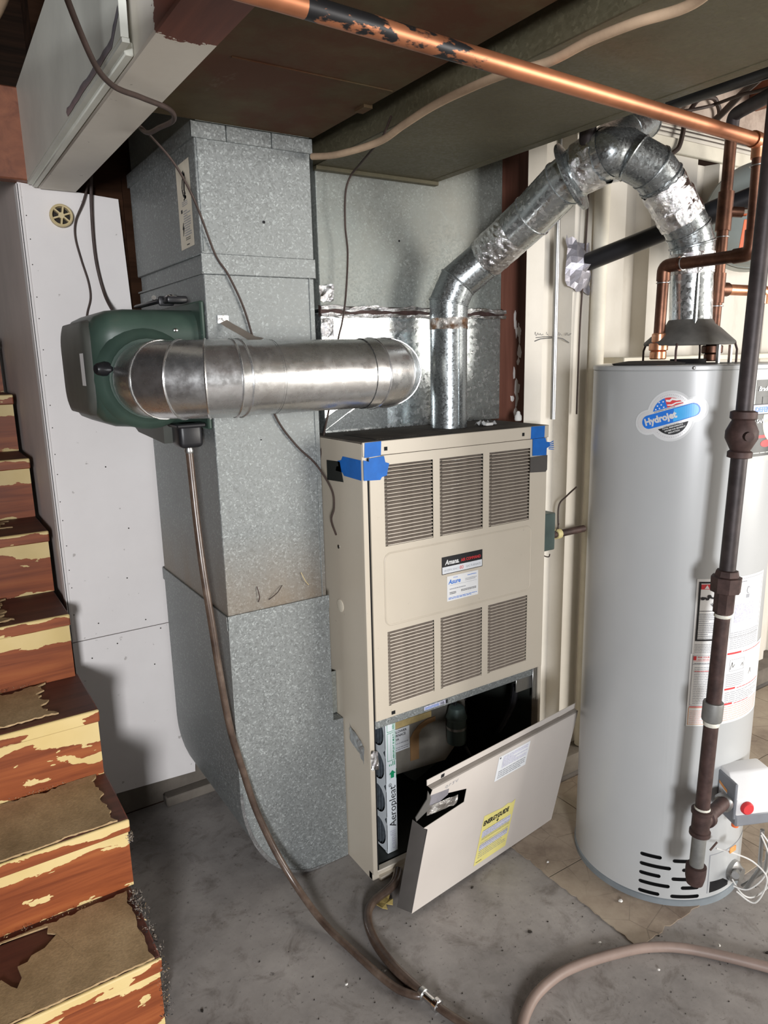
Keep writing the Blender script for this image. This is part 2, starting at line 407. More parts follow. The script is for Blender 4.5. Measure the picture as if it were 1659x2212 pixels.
def thing(name, label, cat, loc=(0, 0, 0), group=None):
    o = bpy.data.objects.new(name, None); COL.objects.link(o); o.location = loc; o.empty_display_size = .05
    o['label'] = label; o['category'] = cat
    if group: o['group'] = group
    WP[o.name] = Vector(loc); return o
def tag(o, label, cat, group=None):
    o['label'] = label; o['category'] = cat
    if group: o['group'] = group
    return o
def struct(o): o['kind'] = 'structure'; return o

def spline(pts, n=8, closed=False):
    P = [Vector(p) for p in pts]; out = []
    m = len(P)
    for i in range(m - 1):
        p0 = P[max(i - 1, 0)]; p1 = P[i]; p2 = P[i + 1]; p3 = P[min(i + 2, m - 1)]
        for k in range(n):
            t = k / n
            out.append(.5 * ((2 * p1) + (p2 - p0) * t + (2 * p0 - 5 * p1 + 4 * p2 - p3) * t * t + (3 * p1 - p0 - 3 * p2 + p3) * t ** 3))
    out.append(P[-1]); return out
def fillet(pts, r, n=6):
    P = [Vector(p) for p in pts]; out = [P[0]]
    for a, b, c in zip(P, P[1:], P[2:]):
        u = (a - b); v = (c - b); rr = min(r, u.length * .49, v.length * .49)
        s, e = b + u.normalized() * rr, b + v.normalized() * rr
        for k in range(n + 1):
            t = k / n; out.append(s * (1 - t) ** 2 + b * 2 * t * (1 - t) + e * t * t)
    out.append(P[-1]); return out
def wire(name, pts, r, mat, label, cat='wire', n=8, seg=8, group=None):
    b = MB(); b.tube(spline(pts, n), r, seg)
    return tag(b.obj(name, mat), label, cat, group)

# flat prints: rectangles, shapes and lettering laid on a plane or round a drum
class Print:
    def __init__(s): s.items = []; s.mats = []
    def mi(s, m):
        if m not in s.mats: s.mats.append(m)
        return s.mats.index(m)
    def poly(s, pts, m, h): s.items.append(([(x, y) for x, y in pts], [tuple(range(len(pts)))], s.mi(m), h)); return s
    def rect(s, x0, y0, x1, y1, m, h): return s.poly([(x0, y0), (x1, y0), (x1, y1), (x0, y1)], m, h)
    def frame(s, x0, y0, x1, y1, t, m, h):
        s.rect(x0, y0, x1, y0 + t, m, h); s.rect(x0, y1 - t, x1, y1, m, h); s.rect(x0, y0 + t, x0 + t, y1 - t, m, h); return s.rect(x1 - t, y0 + t, x1, y1 - t, m, h)
    def ellipse(s, cx, cy, rx, ry, m, h, a0=0, a1=360, k=28, rot=0):
        c, q = cos(radians(rot)), sin(radians(rot)); P = []
        for i in range(k + 1 if a1 - a0 < 360 else k):
            t = radians(a0 + (a1 - a0) * i / k); x, y = rx * cos(t), ry * sin(t); P.append((cx + x * c - y * q, cy + x * q + y * c))
        return s.poly(P, m, h)
    def stroke(s, pts, w, m, h):
        for (ax, ay), (bx, by) in zip(pts, pts[1:]):
            l = sqrt((bx - ax) ** 2 + (by - ay) ** 2) or 1; nx, ny = -(by - ay) / l * w / 2, (bx - ax) / l * w / 2
            s.poly([(ax + nx, ay + ny), (ax - nx, ay - ny), (bx - nx, by - ny), (bx + nx, by + ny)], m, h)
        return s
    def lines(s, x0, y0, x1, y1, count, m, h, fill=.45, seed=1):
        rnd = random.Random(seed); st = (y1 - y0) / count
        for i in range(count):
            e = x1 if rnd.random() < .7 else x0 + (x1 - x0) * rnd.uniform(.35, .9); x = x0
            while x < e:
                wd = rnd.uniform(.05, .14) * (x1 - x0); s.rect(x, y0 + st * i, min(e, x + wd), y0 + st * i + st * fill, m, h); x += wd + .016 * (x1 - x0)
        return s
    def text(s, t, x, y, size, m, h, rot=0, align='LEFT', shear=0, bold=0, sx=1):
        cu = bpy.data.curves.new('lettering', 'FONT'); cu.body = t; cu.size = size; cu.align_x = align; cu.shear = shear; cu.offset = bold; cu.resolution_u = 2
        o = bpy.data.objects.new('lettering', cu); me = bpy.data.meshes.new_from_object(o)
        c, q = cos(radians(rot)), sin(radians(rot))
        vs = [(x + v.co.x * sx * c - v.co.y * q, y + v.co.x * sx * q + v.co.y * c) for v in me.vertices]
        s.items.append((vs, [tuple(p.vertices) for p in me.polygons], s.mi(m), h))
        bpy.data.meshes.remove(me); bpy.data.objects.remove(o); bpy.data.curves.remove(cu); return s
    def build(s, name, parent, fn, cut=0, label=None, thick=.0004):
        b = MB(); bm = b.bm
        for vs, fs, mi, h in s.items:
            bv = [bm.verts.new((x, y, h)) for x, y in vs]
            for f in fs:
                try: q = bm.faces.new([bv[i] for i in f]); q.material_index = mi
                except ValueError: pass
        if cut:
            xs = [v.co.x for v in bm.verts]; x = min(xs) + cut
            while x < max(xs):
                bmesh.ops.bisect_plane(bm, geom=bm.verts[:] + bm.edges[:] + bm.faces[:], plane_co=(x, 0, 0), plane_no=(1, 0, 0)); x += cut
        for v in bm.verts: v.co = fn(v.co.x, v.co.y, v.co.z * thick + .0006)
        me = bpy.data.meshes.new(name); bm.to_mesh(me); bm.free()
        for m in s.mats: me.materials.append(MATS[m])
        o = bpy.data.objects.new(name, me); COL.objects.link(o); WP[o.name] = Vector((0, 0, 0)); attach(o, parent)
        if label: o['label'] = label
        return o

# ================================================================ setting
# floor slab with the remnants of a tile floor around the heater
b = MB(); b.box(-3, 5, -4, 5, -.08, 0); floor = struct(b.obj('floor', 'concrete', origin=(0, 0, 0)))
rt = random.Random(3)
def wob(seed):
    r = random.Random(seed); ph = [r.uniform(0, 6.3) for _ in range(8)]
    return lambda t: sum(sin(t * f + p) / (1 + i * .75) for i, (f, p) in enumerate(zip((17, 31, 53, 97, 171, 290, 470, 800), ph))) / 2.4
def tile(x0, y0, x1, y1, chips=()):
    P = []; g = .0016
    def edge(ax, ay, bx, by, chip):
        n = 26 if chip else 3; w_ = wob(rt.random()); nx, ny = (by - ay), -(bx - ax); l = sqrt(nx * nx + ny * ny); nx, ny = nx / l, ny / l
        for i in range(n):
            t = i / n; o = -abs(w_(t)) * .009 * min(1, 6 * t, 6 * (1 - t)) if chip else 0
            P.append((ax + (bx - ax) * t + nx * o, ay + (by - ay) * t + ny * o))
    edge(x0 + g, y0 + g, x1 - g, y0 + g, 's' in chips); edge(x1 - g, y0 + g, x1 - g, y1 - g, 'e' in chips)
    edge(x1 - g, y1 - g, x0 + g, y1 - g, 'n' in chips); edge(x0 + g, y1 - g, x0 + g, y0 + g, 'w' in chips)
    if 'corner' in chips: P = [(max(x, x0 + .002), max(y, y0 + .06 - .9 * (x - x0) if x - x0 < .07 else y)) for x, y in P]
    b = MB(); b.prism(P, 'z', .0005, .003); b.obj('floor_tile', 'vinyl_tile', floor)
for i in range(8):
    for j, (y0, y1) in enumerate(((.34, .655), (.655, .97), (.97, 1.285), (1.285, 1.60))):
        if i == 0 and j < 2: continue
        if i < 2 and j == 0: continue
        if i == 1 and j == 1: continue
        tile(1.375 + .312 * i, y0, 1.375 + .312 * (i + 1), y1, ('s' if j == 2 else 'n') + ('w' if i == 0 else '') if i == 0 else '')
# loose bits lying on the slab
crumbs = ((1.468, 1.104, .0055, 'white plaster crumb on the tile in front of the heater base, largest of the crumbs'), (1.418, 1.331, .004, 'small white plaster crumb on the tile between door panel and heater'),
          (1.306, 1.039, .004, 'small white plaster crumb on bare concrete just left of the hose arc top'), (1.36, .90, .0035, 'tiny white plaster crumb on concrete inside the hose arc'),
          (.70, 1.30, .003, 'tiny white plaster crumb left of the long brown tube, nearer the stairs'), (.80, 1.28, .003, 'tiny white plaster crumb between the two brown hoses'), (1.55, .86, .004, 'small white plaster crumb inside the hose arc at its right end'))
for x, y, s, lb in crumbs:
    b = MB(); bmesh.ops.create_icosphere(b.bm, subdivisions=1, radius=s, matrix=Matrix.Translation((x, y, s * .6 + .003)) @ Matrix.Diagonal((1.3, .9, .6, 1)))
    for v in b.bm.verts: v.co += Vector((rt.uniform(-1, 1), rt.uniform(-1, 1), rt.uniform(-.3, .3))) * s * .3
    tag(b.obj('plaster_crumb', 'debris_white'), lb, 'debris', 'plaster crumbs on the floor')
b = MB()
rg = random.Random(11)
for k in range(260):
    x, y = (rg.uniform(.35, 2.2), rg.uniform(.75, 1.5)); s = rg.uniform(.0008, .0024) if k > 14 else rg.uniform(.003, .007)
    a = rg.uniform(0, 6.3)
    b.prism([(x + s * cos(a + t) * rg.uniform(.5, 1.4), y + s * sin(a + t) * rg.uniform(.4, 1)) for t in (0, 1.3, 2.4, 3.6, 5)], 'z', .0002, .0008 + s * .25)
o = b.obj('dirt', 'dirt_black'); o['kind'] = 'stuff'; tag(o, 'dark grit and dirt specks scattered over the concrete floor', 'dirt')
b = MB(); P = [(.905, 1.455), (.918, 1.448), (.922, 1.462), (.938, 1.452), (.948, 1.466), (.94, 1.476), (.952, 1.488), (.936, 1.492), (.930, 1.505), (.92, 1.494), (.908, 1.500), (.912, 1.48), (.898, 1.474)]
b.prism(P, 'z', .002, .004)
for v in b.bm.verts: v.co.z += .010 * abs(sin(v.co.x * 120) * cos(v.co.y * 90))
tag(b.obj('dry_leaf', 'leaf_yellow'), 'crumpled yellow dry leaf on the floor below the leaning panel', 'leaf')

# left wall: two white board sheets, corner bead, stair side wall, low concrete curb
b = MB(); b.prism([(.318, .655), (.66, .655), (.66, 1.48), (.606, 1.56), (.592, 1.66), (.582, 1.965), (.318, 1.985)], 'y', 2.29, 2.304); wl = struct(b.obj('wall_left', 'white_wall', origin=(.32, 2.29, .655)))
b = MB(); b.prism([(.322, .105), (.664, .088), (.667, .128), (.640, .19), (.65, .30), (.655, .652), (.318, .652)], 'y', 2.2905, 2.305); o = b.obj('lower_sheet', 'white_wall', wl)
b = MB(); b.box(.3165, .3245, 2.286, 2.2905, .66, 1.98); b.box(.314, .3185, 2.286, 2.33, .66, 1.98)
b.obj('corner_bead', 'white_wall', wl)
b = MB()
for k in range(17):
    z = .75 + k * .072 + rt.uniform(-.02, .02); x = .331 + rt.uniform(0, .004)
    b.lathe([(.0016, 0), (.0016, .0008)], (x, 2.2902, z), (0, -1, 0), 8)
for x, z in ((.52, .99), (.47, 1.19), (.40, .70), (.545, .68), (.59, .64), (.45, .62), (.37, .59), (.56, .52), (.50, .83)):
    b.lathe([(.0022, 0), (.0022, .0008)], (x, 2.2902, z), (0, -1, 0), 8)
o = b.obj('nail_head', 'dirt_black', wl); o['kind'] = 'stuff'
b = MB(); b.box(.318, .40, 2.306, 5.0, 0, 2.1); struct(b.obj('wall_stair', 'pink_wall'))
b = MB(); b.box(-.90, -.78, -.5, 5.0, 0, 2.74); struct(b.obj('wall_side', 'dark_wood'))  # stair wall out of view, added and extended to cut light from the left
b = MB(); b.box(-2.4, -2.3, -4.0, 5.0, 0, 2.74); struct(b.obj('light_block_far', 'stem_wall'))  # added out of view to block world light from the left
b = MB(); b.box(-2.4, 1.1, -3.4, -3.3, 0, 2.74); struct(b.obj('light_block_front', 'stem_wall'))  # unseen panel added behind the camera to hold back world light
b = MB(); b.box(.40, 1.65, 2.312, 2.42, 0, 2.72); struct(b.obj('wall_back', 'dark_wood'))
b = MB(); b.box(.33, .98, 2.31, 2.40, 0, .16, bev=.006); b.box(.55, .98, 2.265, 2.312, 0, .035, bev=.005); struct(b.obj('trim_1', 'stem_wall'))
b = MB(); b.box(.60, .64, 2.3055, 2.3115, .2, 2.03); struct(b.obj('trim_2', 'dark_wood'))
# header over the stair opening
b = MB(); b.box(-1.4, .352, 2.26, 2.306, 1.985, 2.215, bev=.004); b.box(.354, .362, 2.27, 2.306, 1.985, 2.215); struct(b.obj('trim_3', 'joist_wood'))

# right wall: painted boarding with deep vertical channels
def chan(x0, x1, y, d, first, per, wide, rec):
    pts = [(x0, y)]; x = first
    while x < x1:
        pts += [(x, y), (x + rec, y + d), (x + wide - rec, y + d), (x + wide, y)]; x += per
    return pts + [(x1, y)]
pts = chan(1.625, 4.6, 1.685, .05, 1.70, .372, .13, .018)
b = MB(); N_ = len(pts)
b.faces([(x, y, z) for z in (.075, 2.16) for x, y in pts] + [(x, 1.76, z) for z in (.075, 2.16) for x in (1.72, 4.6)],
        [(i, i + 1, N_ + i + 1, N_ + i) for i in range(N_ - 1)] + [(0, N_, 2 * N_ + 2, 2 * N_), (N_ - 1, 2 * N_ + 1, 2 * N_ + 3, 2 * N_ - 1), (2 * N_, 2 * N_ + 2, 2 * N_ + 3, 2 * N_ + 1)])
wr = struct(b.obj('wall_right', 'cream_wall', origin=(1.632, 1.685, 0), angle=20))
b = MB(); b.box(1.655, 4.6, 1.62, 1.74, 0, .076, bev=.008, seg=2); struct(b.obj('baseboard_right', 'stem_wall'))
b = MB(); b.box(1.632, 4.6, 1.668, 1.684, 2.158, 2.205, bev=.003); struct(b.obj('trim_4', 'cream_trim'))
b = MB(); b.box(1.632, 4.6, 1.684, 1.74, 2.205, 2.246); o = struct(b.obj('wall_upper', 'cream_wall', origin=(1.63, 1.68, 2.2)))
b = MB(); b.box(1.66, 4.6, 1.685, 1.75, 2.248, 3.0); struct(b.obj('wall_top', 'ceiling_plaster'))
b = MB(); b.box(1.98, 3.6, 1.592, 1.683, 1.462, 1.482, bev=.003); struct(b.obj('trim_5', 'cream_trim'))
# post beside the supply plenum
b = MB(); b.box(1.660, 1.86, 1.845, 1.90, 1.0, 2.42, bev=.003); tp = struct(b.obj('trim_6', 'red_post'))
b = MB(); rp = random.Random(5)
for k in range(15):
    z = 1.30 + .33 * rp.random(); x = 1.752 - abs(rp.gauss(0, .016)); w_, h_ = rp.uniform(.004, .013), rp.uniform(.008, .035)
    b.prism([(x + w_ * cos(q * .785) * rp.uniform(.4, 1.1), z + h_ * sin(q * .785) * rp.uniform(.4, 1.1)) for q in range(8)], 'y', 1.8440 - .0001 * k, 1.8455)
b.obj('paint_smear', 'white_wall', tp)
# handwriting on the wall
P = Print()
def scribble(words, x, y, s, m, seed):
    r = random.Random(seed)
    for wd in words:
        pts = []
        for i in range(wd * 3):
            pts.append((x, y + s * (r.uniform(-.1, 1) if i % 2 else r.uniform(-.1, .25)))); x += s * .24
        P.stroke(pts, s * .10, m, 1); x += s * .75
scribble((5, 2), 1.665, 1.556, .011, 'ink_black', 2); scribble((3, 4), 1.762, 1.556, .012, 'ink_black', 9)
P.stroke([(1.665, 1.538), (1.69, 1.545), (1.72, 1.547), (1.76, 1.549), (1.79, 1.545), (1.82, 1.532)], .0028, 'ink_black', 1)
P.stroke([(1.67, 1.549), (1.70, 1.551), (1.76, 1.552)], .0022, 'ink_black', 1)
P.build('handwriting', wr, lambda u, v, h: Vector((u, 1.6845 - h, v)))

# overhead: ceiling slab, joists, painted box beam
b = MB(); b.box(-3, 5, -4, 5, 2.75, 2.85); struct(b.obj('ceiling', 'dark_wood'))
for k in range(7):
    b = MB(); y = -1.2 + .405 * k * 1.02 + (.02 if k > 3 else 0)
    b.box(-2.5, 1.6, y, y + .04, 2.50, 2.745); struct(b.obj('trim_%d' % (10 + k), 'dark_wood'))
for k, x in enumerate((2.30, 2.72, 3.14)):
    b = MB(); b.box(x, x + .045, -1.5, 1.68, 2.36, 2.745); struct(b.obj('trim_%d' % (20 + k), 'joist_wood'))
t = thing('box_beam', 'white painted box beam above the stairs with bare red wood at its near end', 'beam', (.41, 1.2, 1.97))
b = MB(); b.box(.368, .466, -.6, 2.275, 1.97, 2.06, bev=.003); b.obj('underside', 'box_beam_paint', t)
b = MB(); b.prism([(1.235, 1.985), (2.272, 1.985), (2.272, 2.215), (1.74, 2.235), (1.60, 2.5), (1.232, 2.5), (1.232, 2.03)], 'x', .340, .352)
b.obj('side_sheet', 'painted_duct', t, label='pale green painted side sheet')
b = MB(); b.box(.352, .3665, 1.265, 2.272, 1.972, 1.992, bev=.002); b.box(.3415, .353, 1.235, 2.272, 1.978, 1.9845); b.obj('rail', 'painted_duct', t)
b = MB()
fp = [(.3385, 1.232 + .43 * i / 16, 1.992 + .03 * max(0, 1 - i / 2) + rt.uniform(-.001, .001)) for i in range(17)]
vs = []
for x, y, z in fp: vs += [(x, y, z - .007), (x - rt.uniform(0, .003), y, z), (x, y, z + .007 + rt.uniform(-.002, .002))]
b.faces(vs, [(3 * i + a, 3 * i + 3 + a, 3 * i + 4 + a, 3 * i + 1 + a) for i in range(16) for a in (0, 1)]); b.obj('foil_strip', 'tape_duct_grey', t, label='crinkled foil tape strip')
b = MB(); b.box(.352, .366, -.5, 1.30, 2.06, 2.40); b.obj('core', 'red_wood', t)

# ================================================================ staircase
t = thing('staircase', 'old red wooden stairs with flaking yellow paint and torn brown carpet pad on the treads', 'stairs', (-.2, 1.43, 0))
rs = random.Random(21)
def ragged(x0, x1, y0, y1, j, seed, step=.008, right=0):
    w1, w2, w3 = wob(seed), wob(seed + .5), wob(seed + .7); P = []
    n = int((x1 - x0) / step)
    q = lambda t: min(1, 8 * t, 8 * (1 - t))
    for i in range(n): P.append((x0 + (x1 - x0) * i / n, y0 + abs(w1(i / n)) * j * .3))
    m = max(8, int((y1 - y0) / step))
    for i in range(m): P.append((x1 - (.5 + .5 * w2(i / m)) * j * right * q(i / m), y0 + (y1 - y0) * i / m))
    for i in range(n): P.append((x1 - (x1 - x0) * i / n, y1 - abs(w3(i / n)) * j * q(i / n)))
    P.append((x0, y1)); return P
XR = (.302, .312, .308, .298, .302, .302, .302, .302)
RISE, RUN, Y0 = .2, .237, 1.425
for k in range(8):
    z = RISE * (k + 1); y = Y0 + RUN * k + (.012 if k == 1 else 0); xr = XR[k]
    if y > 2.2: xr = .300
    b = MB(); b.box(-.75, xr - .001, y + .022, y + .040, z - RISE, z - .036); b.obj('riser', 'peeling_riser', t)
    b = MB(); b.box(-.75, xr, y + .004, y + RUN + .04, z - .034, z, bev=.004); tr = b.obj('tread', 'tread_wood', t)
    b = MB(); b.box(-.75, xr, y - .004, y + .006, z - .0345, z - .0005, bev=.003); b.obj('nosing', 'peeling_nosing', tr)
    if k < 4:
        end = (.288, .286, .215, .16)[k]
        P = ragged(-.75, end, y + (.002 if k in (0, 1) else .03), y + RUN + .01, (.012, .022, .045, .04)[k], 40 + k, .008, 1.0)
        if k == 0: P = ragged(-.04, end, y + .002, y + RUN + .012, .010, 40, .008, 1.0); P = P[:-1] + [(.105, y + RUN), (.10, y + .215), (.118, y + .20), (.088, y + .17), (.060, y + .165), (.05, y + .15), (.03, y + .148), (.034, y + .11), (.022, y + .085), (.012, y + .10), (-.004, y + .13), (-.018, y + .125), (-.012, y + .09), (-.03, y + .05)]
        b = MB(); b.prism(P, 'z', z + .0005, z + .005)
        for v in b.bm.verts: v.co.z += rs.uniform(0, .002)
        b.obj('carpet_pad', 'carpet_pad', tr)
        if k == 0:
            b = MB(); b.prism(ragged(-.75, -.038, y + .004, y + .06, .03, 91, .008, .4), 'z', z + .0005, z + .004); b.obj('carpet_pad', 'carpet_pad', tr)
    else:
        P = ragged(-.75, .22 - .04 * rs.random(), y + .10 + .03 * rs.random(), y + RUN - .02, .06, 60 + k, .008, 1.0)
        b = MB(); b.prism(P, 'z', z + .0005, z + .004); b.obj('carpet_pad', 'carpet_pad', tr)
# frayed carpet backing left along the riser feet and the open edge
b = MB(); rf = random.Random(4)
def tuft(x, y, z, s, nn, mi):
    for i in range(nn):
        p = Vector((x, y, z)) + Vector((rf.uniform(-s, s), rf.uniform(-s, s), rf.uniform(0, s))); d = Vector((rf.uniform(-1, 1), rf.uniform(-1, 1), rf.uniform(-.4, 1))).normalized() * s * .8
        q = Vector((rf.uniform(-1, 1), rf.uniform(-1, 1), rf.uniform(-1, 1))) * s * .14
        b.faces([p, p + d * .5 + q, p + d, p + d * .5 - q], [(0, 1, 2, 3)], mi if rf.random() < .93 else 2)
for k in range(90):
    f = rf.random(); tuft(.302 + rf.uniform(-.006, .008), Y0 + .02 + f * .22, .2 + rf.uniform(-.05, .004) * (f < .5), .010, 7, 1 if rf.random() < .55 else 0)
for k in range(46): tuft(.300 + rf.uniform(-.004, .010), Y0 + rf.uniform(-.01, .01), .2 - rf.random() * .17, .008, 6, rf.choice((0, 1, 1)))
for k in range(18): tuft(.306, Y0 + RUN - .01, .4 - .03 - rf.random() * .02, .007, 6, 0)
for kk in (1, 2, 3):
    for k in range(70): tuft(rf.uniform(-.35, .22), Y0 + RUN * (kk) + .018, RISE * kk + .006, .006, 3, rf.choice((1, 2, 2, 0)))
o = b.obj('carpet_fray', ['fibre_grey', 'fibre_black', 'carpet_pad'], t); o['kind'] = 'stuff'
# closed string under the open side
P = [(Y0 + .055, 0)]
for k in range(8):
    y = Y0 + RUN * k + .055; P += [(y, RISE * (k + 1) - .037), (Y0 + RUN * (k + 1) + .055, RISE * (k + 1) - .037)]
P += [(Y0 + RUN * 8 + .055, RISE * 8 - .35), (Y0 + .45, 0)]
b = MB(); b.prism(P, 'x', .262, .292); b.obj('stringer', 'dark_wood', t)

# ================================================================ return air drop
t = thing('return_air_drop', 'tall galvanized return duct standing left of the tan furnace with a rounded foot', 'duct', (.76, 1.98, 0))
b = MB(); b.box(.612, .907, 1.708, 2.268, 1.745, 2.022, bev=.002); up = b.obj('upper_section', 'galvanized', t)
b = MB(); b.box(.6135, .9055, 1.7095, 2.2665, .845, 1.70, bev=.002); b.obj('middle_section', 'galvanized_stained', t)
b = MB(); b.box(.8905, .8925, 1.7070, 1.7095, .85, 1.70); b.obj('seam_edge', 'galvanized', t)
b = MB(); b.box(.618, .620, 1.7055, 1.7080, 1.75, 1.995); b.obj('seam_edge', 'galvanized', t)
b = MB(); b.box(.610, .9085, 1.7055, 1.709, 1.700, 1.746, bev=.001); b.box(.6095, .6125, 1.7055, 2.268, 1.700, 1.704); b.box(.9075, .909, 1.7055, 2.268, 1.700, 1.746); b.box(.62, .90, 1.712, 2.262, 1.69, 1.75); b.obj('slip_band', 'galvanized', t)
b = MB()
for x0, x1 in ((.606, .688), (.690, .802), (.804, .912)): b.box(x0, x1, 1.7025, 1.7085, 2.0 - .006, 2.028, bev=.001)
b.box(.606, .612, 1.703, 2.27, 1.994, 2.028); b.box(.907, .912, 1.703, 2.27, 1.994, 2.028); b.obj('collar', 'galvanized', t)
prof = [(.612, .848)] + [(.612, .33)]
for k in range(1, 12):
    a = pi + (pi / 2) * k / 12; prof.append((.612 + .235 + .235 * cos(a), .332 + .33 * sin(a)))
prof += [(.86, .002), (.942, .002), (.942, .462), (.909, .464), (.909, .848)]
b = MB(); b.prism(prof, 'y', 1.7055, 2.270); bt = b.obj('boot', 'galvanized', t, angle=30)
b = MB(); pp = [(x, z) for x, z in prof[1:-4]]
vs = [];
for i, (x, z) in enumerate(pp): vs += [(x - .002, 1.7035, z - .001), (x + .006 * (1 if i < 8 else .4), 1.7035, z + .006)]
b.faces(vs, [(2 * i, 2 * i + 1, 2 * i + 3, 2 * i + 2) for i in range(len(pp) - 1)]); b.obj('seam_edge', 'galvanized_bright', bt)
b = MB(); b.box(.6095, .910, 1.7035, 1.7065, .812, .850); b.box(.608, .6115, 1.7035, 2.272, .812, .850); b.obj('joint_flange', 'galvanized', t)
b = MB(); b.box(.9095, .944, 1.742, 1.745, .4645, .598, bev=.0008); b.box(.9095, .9120, 1.7100, 1.742, .4645, .598); b.obj('transition_flange', 'galvanized_dull', t, label='dark sheet metal flange between boot and furnace')
b = MB(); b.lathe([(.0035, 0), (.0035, .001)], (.774, 1.7075, 1.826), (0, -1, 0), 12); b.lathe([(.0016, 0), (.0016, .001)], (.735, 1.709, 1.30), (0, -1, 0), 8); b.obj('screw_hole', 'black_gap', t)
P = Print(); P.rect(0, 0, .098, .192, 'paper_cream', 0)
P.stroke([(.062, .165), (.045, .155), (.038, .135), (.045, .118), (.064, .112)], .0065, 'ink_black', 1); P.stroke([(.05, .172), (.056, .15), (.052, .128), (.058, .118)], .010, 'ink_black', 1); P.stroke([(.045, .108), (.06, .113), (.052, .12)], .005, 'ink_black', 1)
P.stroke([(.06, .168), (.066, .150)], .004, 'ink_black', 1)
P.lines(.03, .096, .07, .108, 3, 'ink_grey', 1, seed=3); P.lines(.035, .028, .085, .088, 11, 'ink_grey', 1, seed=4); P.rect(.018, .082, .030, .090, 'ink_black', 1)
P.stroke([(.022, .045), (.03, .06), (.026, .035), (.034, .05), (.024, .03)], .004, 'ink_black', 1); P.lines(.04, .018, .075, .026, 2, 'ink_black', 1, seed=8); P.lines(.045, .006, .07, .012, 1, 'ink_black', 1, seed=6)
P.build('instruction_label', up, lambda u, v, h: Vector((.612 - h, 1.846 - u, 1.768 + v + u * .02)), label='long cream paper label with black print')
b = MB(); b.box(.640, .668, 1.7065, 1.709, 1.588, 1.606); b.lathe([(.004, 0), (.003, .003)], (.654, 1.7065, 1.597), (0, -1, 0), 10); b.obj('strap_clip', 'foil_tape', t)
for nm, pts, mt, tx in (('lead_end', [(.705, 1.700, .885), (.706, 1.699, .90), (.703, 1.700, .93)], 'ink_red', 'wire end poking from seam'),):
    pass
b = MB(); b.tube(spline([(.7, 1.7075, .872), (.702, 1.703, .888), (.698, 1.707, .915)], 4), .0012, 6); b.tube(spline([(.73, 1.7075, .872), (.752, 1.701, .888), (.77, 1.706, .905)], 4), .0012, 6, 1); b.tube(spline([(.85, 1.7075, .89), (.838, 1.702, .905), (.828, 1.707, .93)], 4), .0012, 6, 2)
b.obj('stray_lead', ['rust_pipe', 'wire_brown', 'plastic_beige'], t)

# return trunk and supply trunk overhead
t = thing('return_trunk_duct', 'wide dark brown stained duct running overhead from the left plenum', 'duct', (.7, .6, 2.03))
b = MB(); b.box(.497, .915, -1.4, 1.702, 2.030, 2.30, bev=.002); b.obj('shell', 'duct_dusty', t)
b = MB(); b.box(.56, .905, 1.334, 1.338, 2.028, 2.031); b.box(.895, .917, 1.43, 1.47, 2.024, 2.031); b.obj('seam', 'duct_dusty', t)
b = MB(); b.box(.618, .905, 1.704, 2.26, 2.03, 2.29); b.obj('end_box', 'galvanized_dull', t)
t = thing('supply_trunk_duct', 'olive grey supply duct running overhead from the plenum above the furnace', 'duct', (1.18, .4, 2.0))
b = MB(); b.box(.978, 1.385, -1.4, 1.8265, 2.0, 2.36, bev=.002); b.obj('shell', 'duct_olive', t)
b = MB(); b.box(.978, 1.385, 1.808, 1.827, 1.990, 2.0005, bev=.001); b.obj('end_flange', 'duct_olive', t)
b = MB(); b.box(1.352, 1.355, -1.3, 1.80, 1.9985, 2.0005); b.obj('seam', 'duct_olive', t)

# supply plenum on the furnace
t = thing('supply_plenum', 'galvanized supply plenum standing on the furnace behind the round bypass duct', 'plenum', (1.32, 2.04, 1.287))
b = MB(); b.box(.986, 1.655, 1.83, 2.25, 1.635, 2.42, bev=.002); us = b.obj('upper_box', 'galvanized_dull', t)
b = MB(); b.box(.986, 1.655, 1.831, 2.25, 1.2875, 1.625, bev=.002); lb = b.obj('lower_box', 'galvanized_spangle', t)
b = MB(); b.prism([(.988, 1.295), (1.20, 1.42), (1.20, 1.295)], 'y', 1.8285, 1.832); b.prism([(.988, 1.30), (.988, 1.33), (1.21, 1.455), (1.21, 1.43)], 'y', 1.8278, 1.831); b.obj('cross_fold', 'galvanized', lb)
def crinkle_band(bm, pts, half, amp, seed, off):
    r = random.Random(seed); vs = []; n = len(pts)
    for p in pts:
        p = Vector(p)
        for k in range(5):
            v = (k - 2) / 2 * half
            vs.append(p + Vector((r.uniform(-.2, .2) * amp, 0, v + r.uniform(-.3, .3) * amp)) + Vector(off) * (r.uniform(.2, 1) * amp + .0008))
    bm.faces(vs, [(5 * i + k, 5 * i + k + 1, 5 * i + k + 6, 5 * i + k + 5) for i in range(n - 1) for k in range(4)])
b = MB(); b.prism([(1.822, 1.620), (1.834, 1.614), (1.834, 1.645), (1.822, 1.638)], 'x', .982, 1.662); b.obj('joint_angle', 'rust_pipe', t)
b = MB()
crinkle_band(b, [(.983 + .0152 * i, 1.8215, 1.637 + .003 * sin(i * .7)) for i in range(46)], .006, .007, 1, (0, -1, 0))
crinkle_band(b, [(.983 + .0152 * i, 1.8225, 1.617 + .002 * sin(i * .9)) for i in range(46)], .005, .006, 2, (0, -1, 0)); b.obj('foil_seam', 'foil_tape', t, label='crumpled foil tape along the plenum joint', smooth=False)
b = MB()
crinkle_band(b, [(.980 + .011 * i, 1.8265, 1.676) for i in range(5)], .022, .010, 5, (0, -1, 0)); b.obj('foil_patch', 'foil_tape', t, smooth=False)
b = MB(); crinkle_band(b, [(.980 + .010 * i, 1.8265, 1.585) for i in range(5)], .024, .010, 6, (0, -1, 0)); b.obj('foil_patch', 'foil_tape', t, smooth=False)
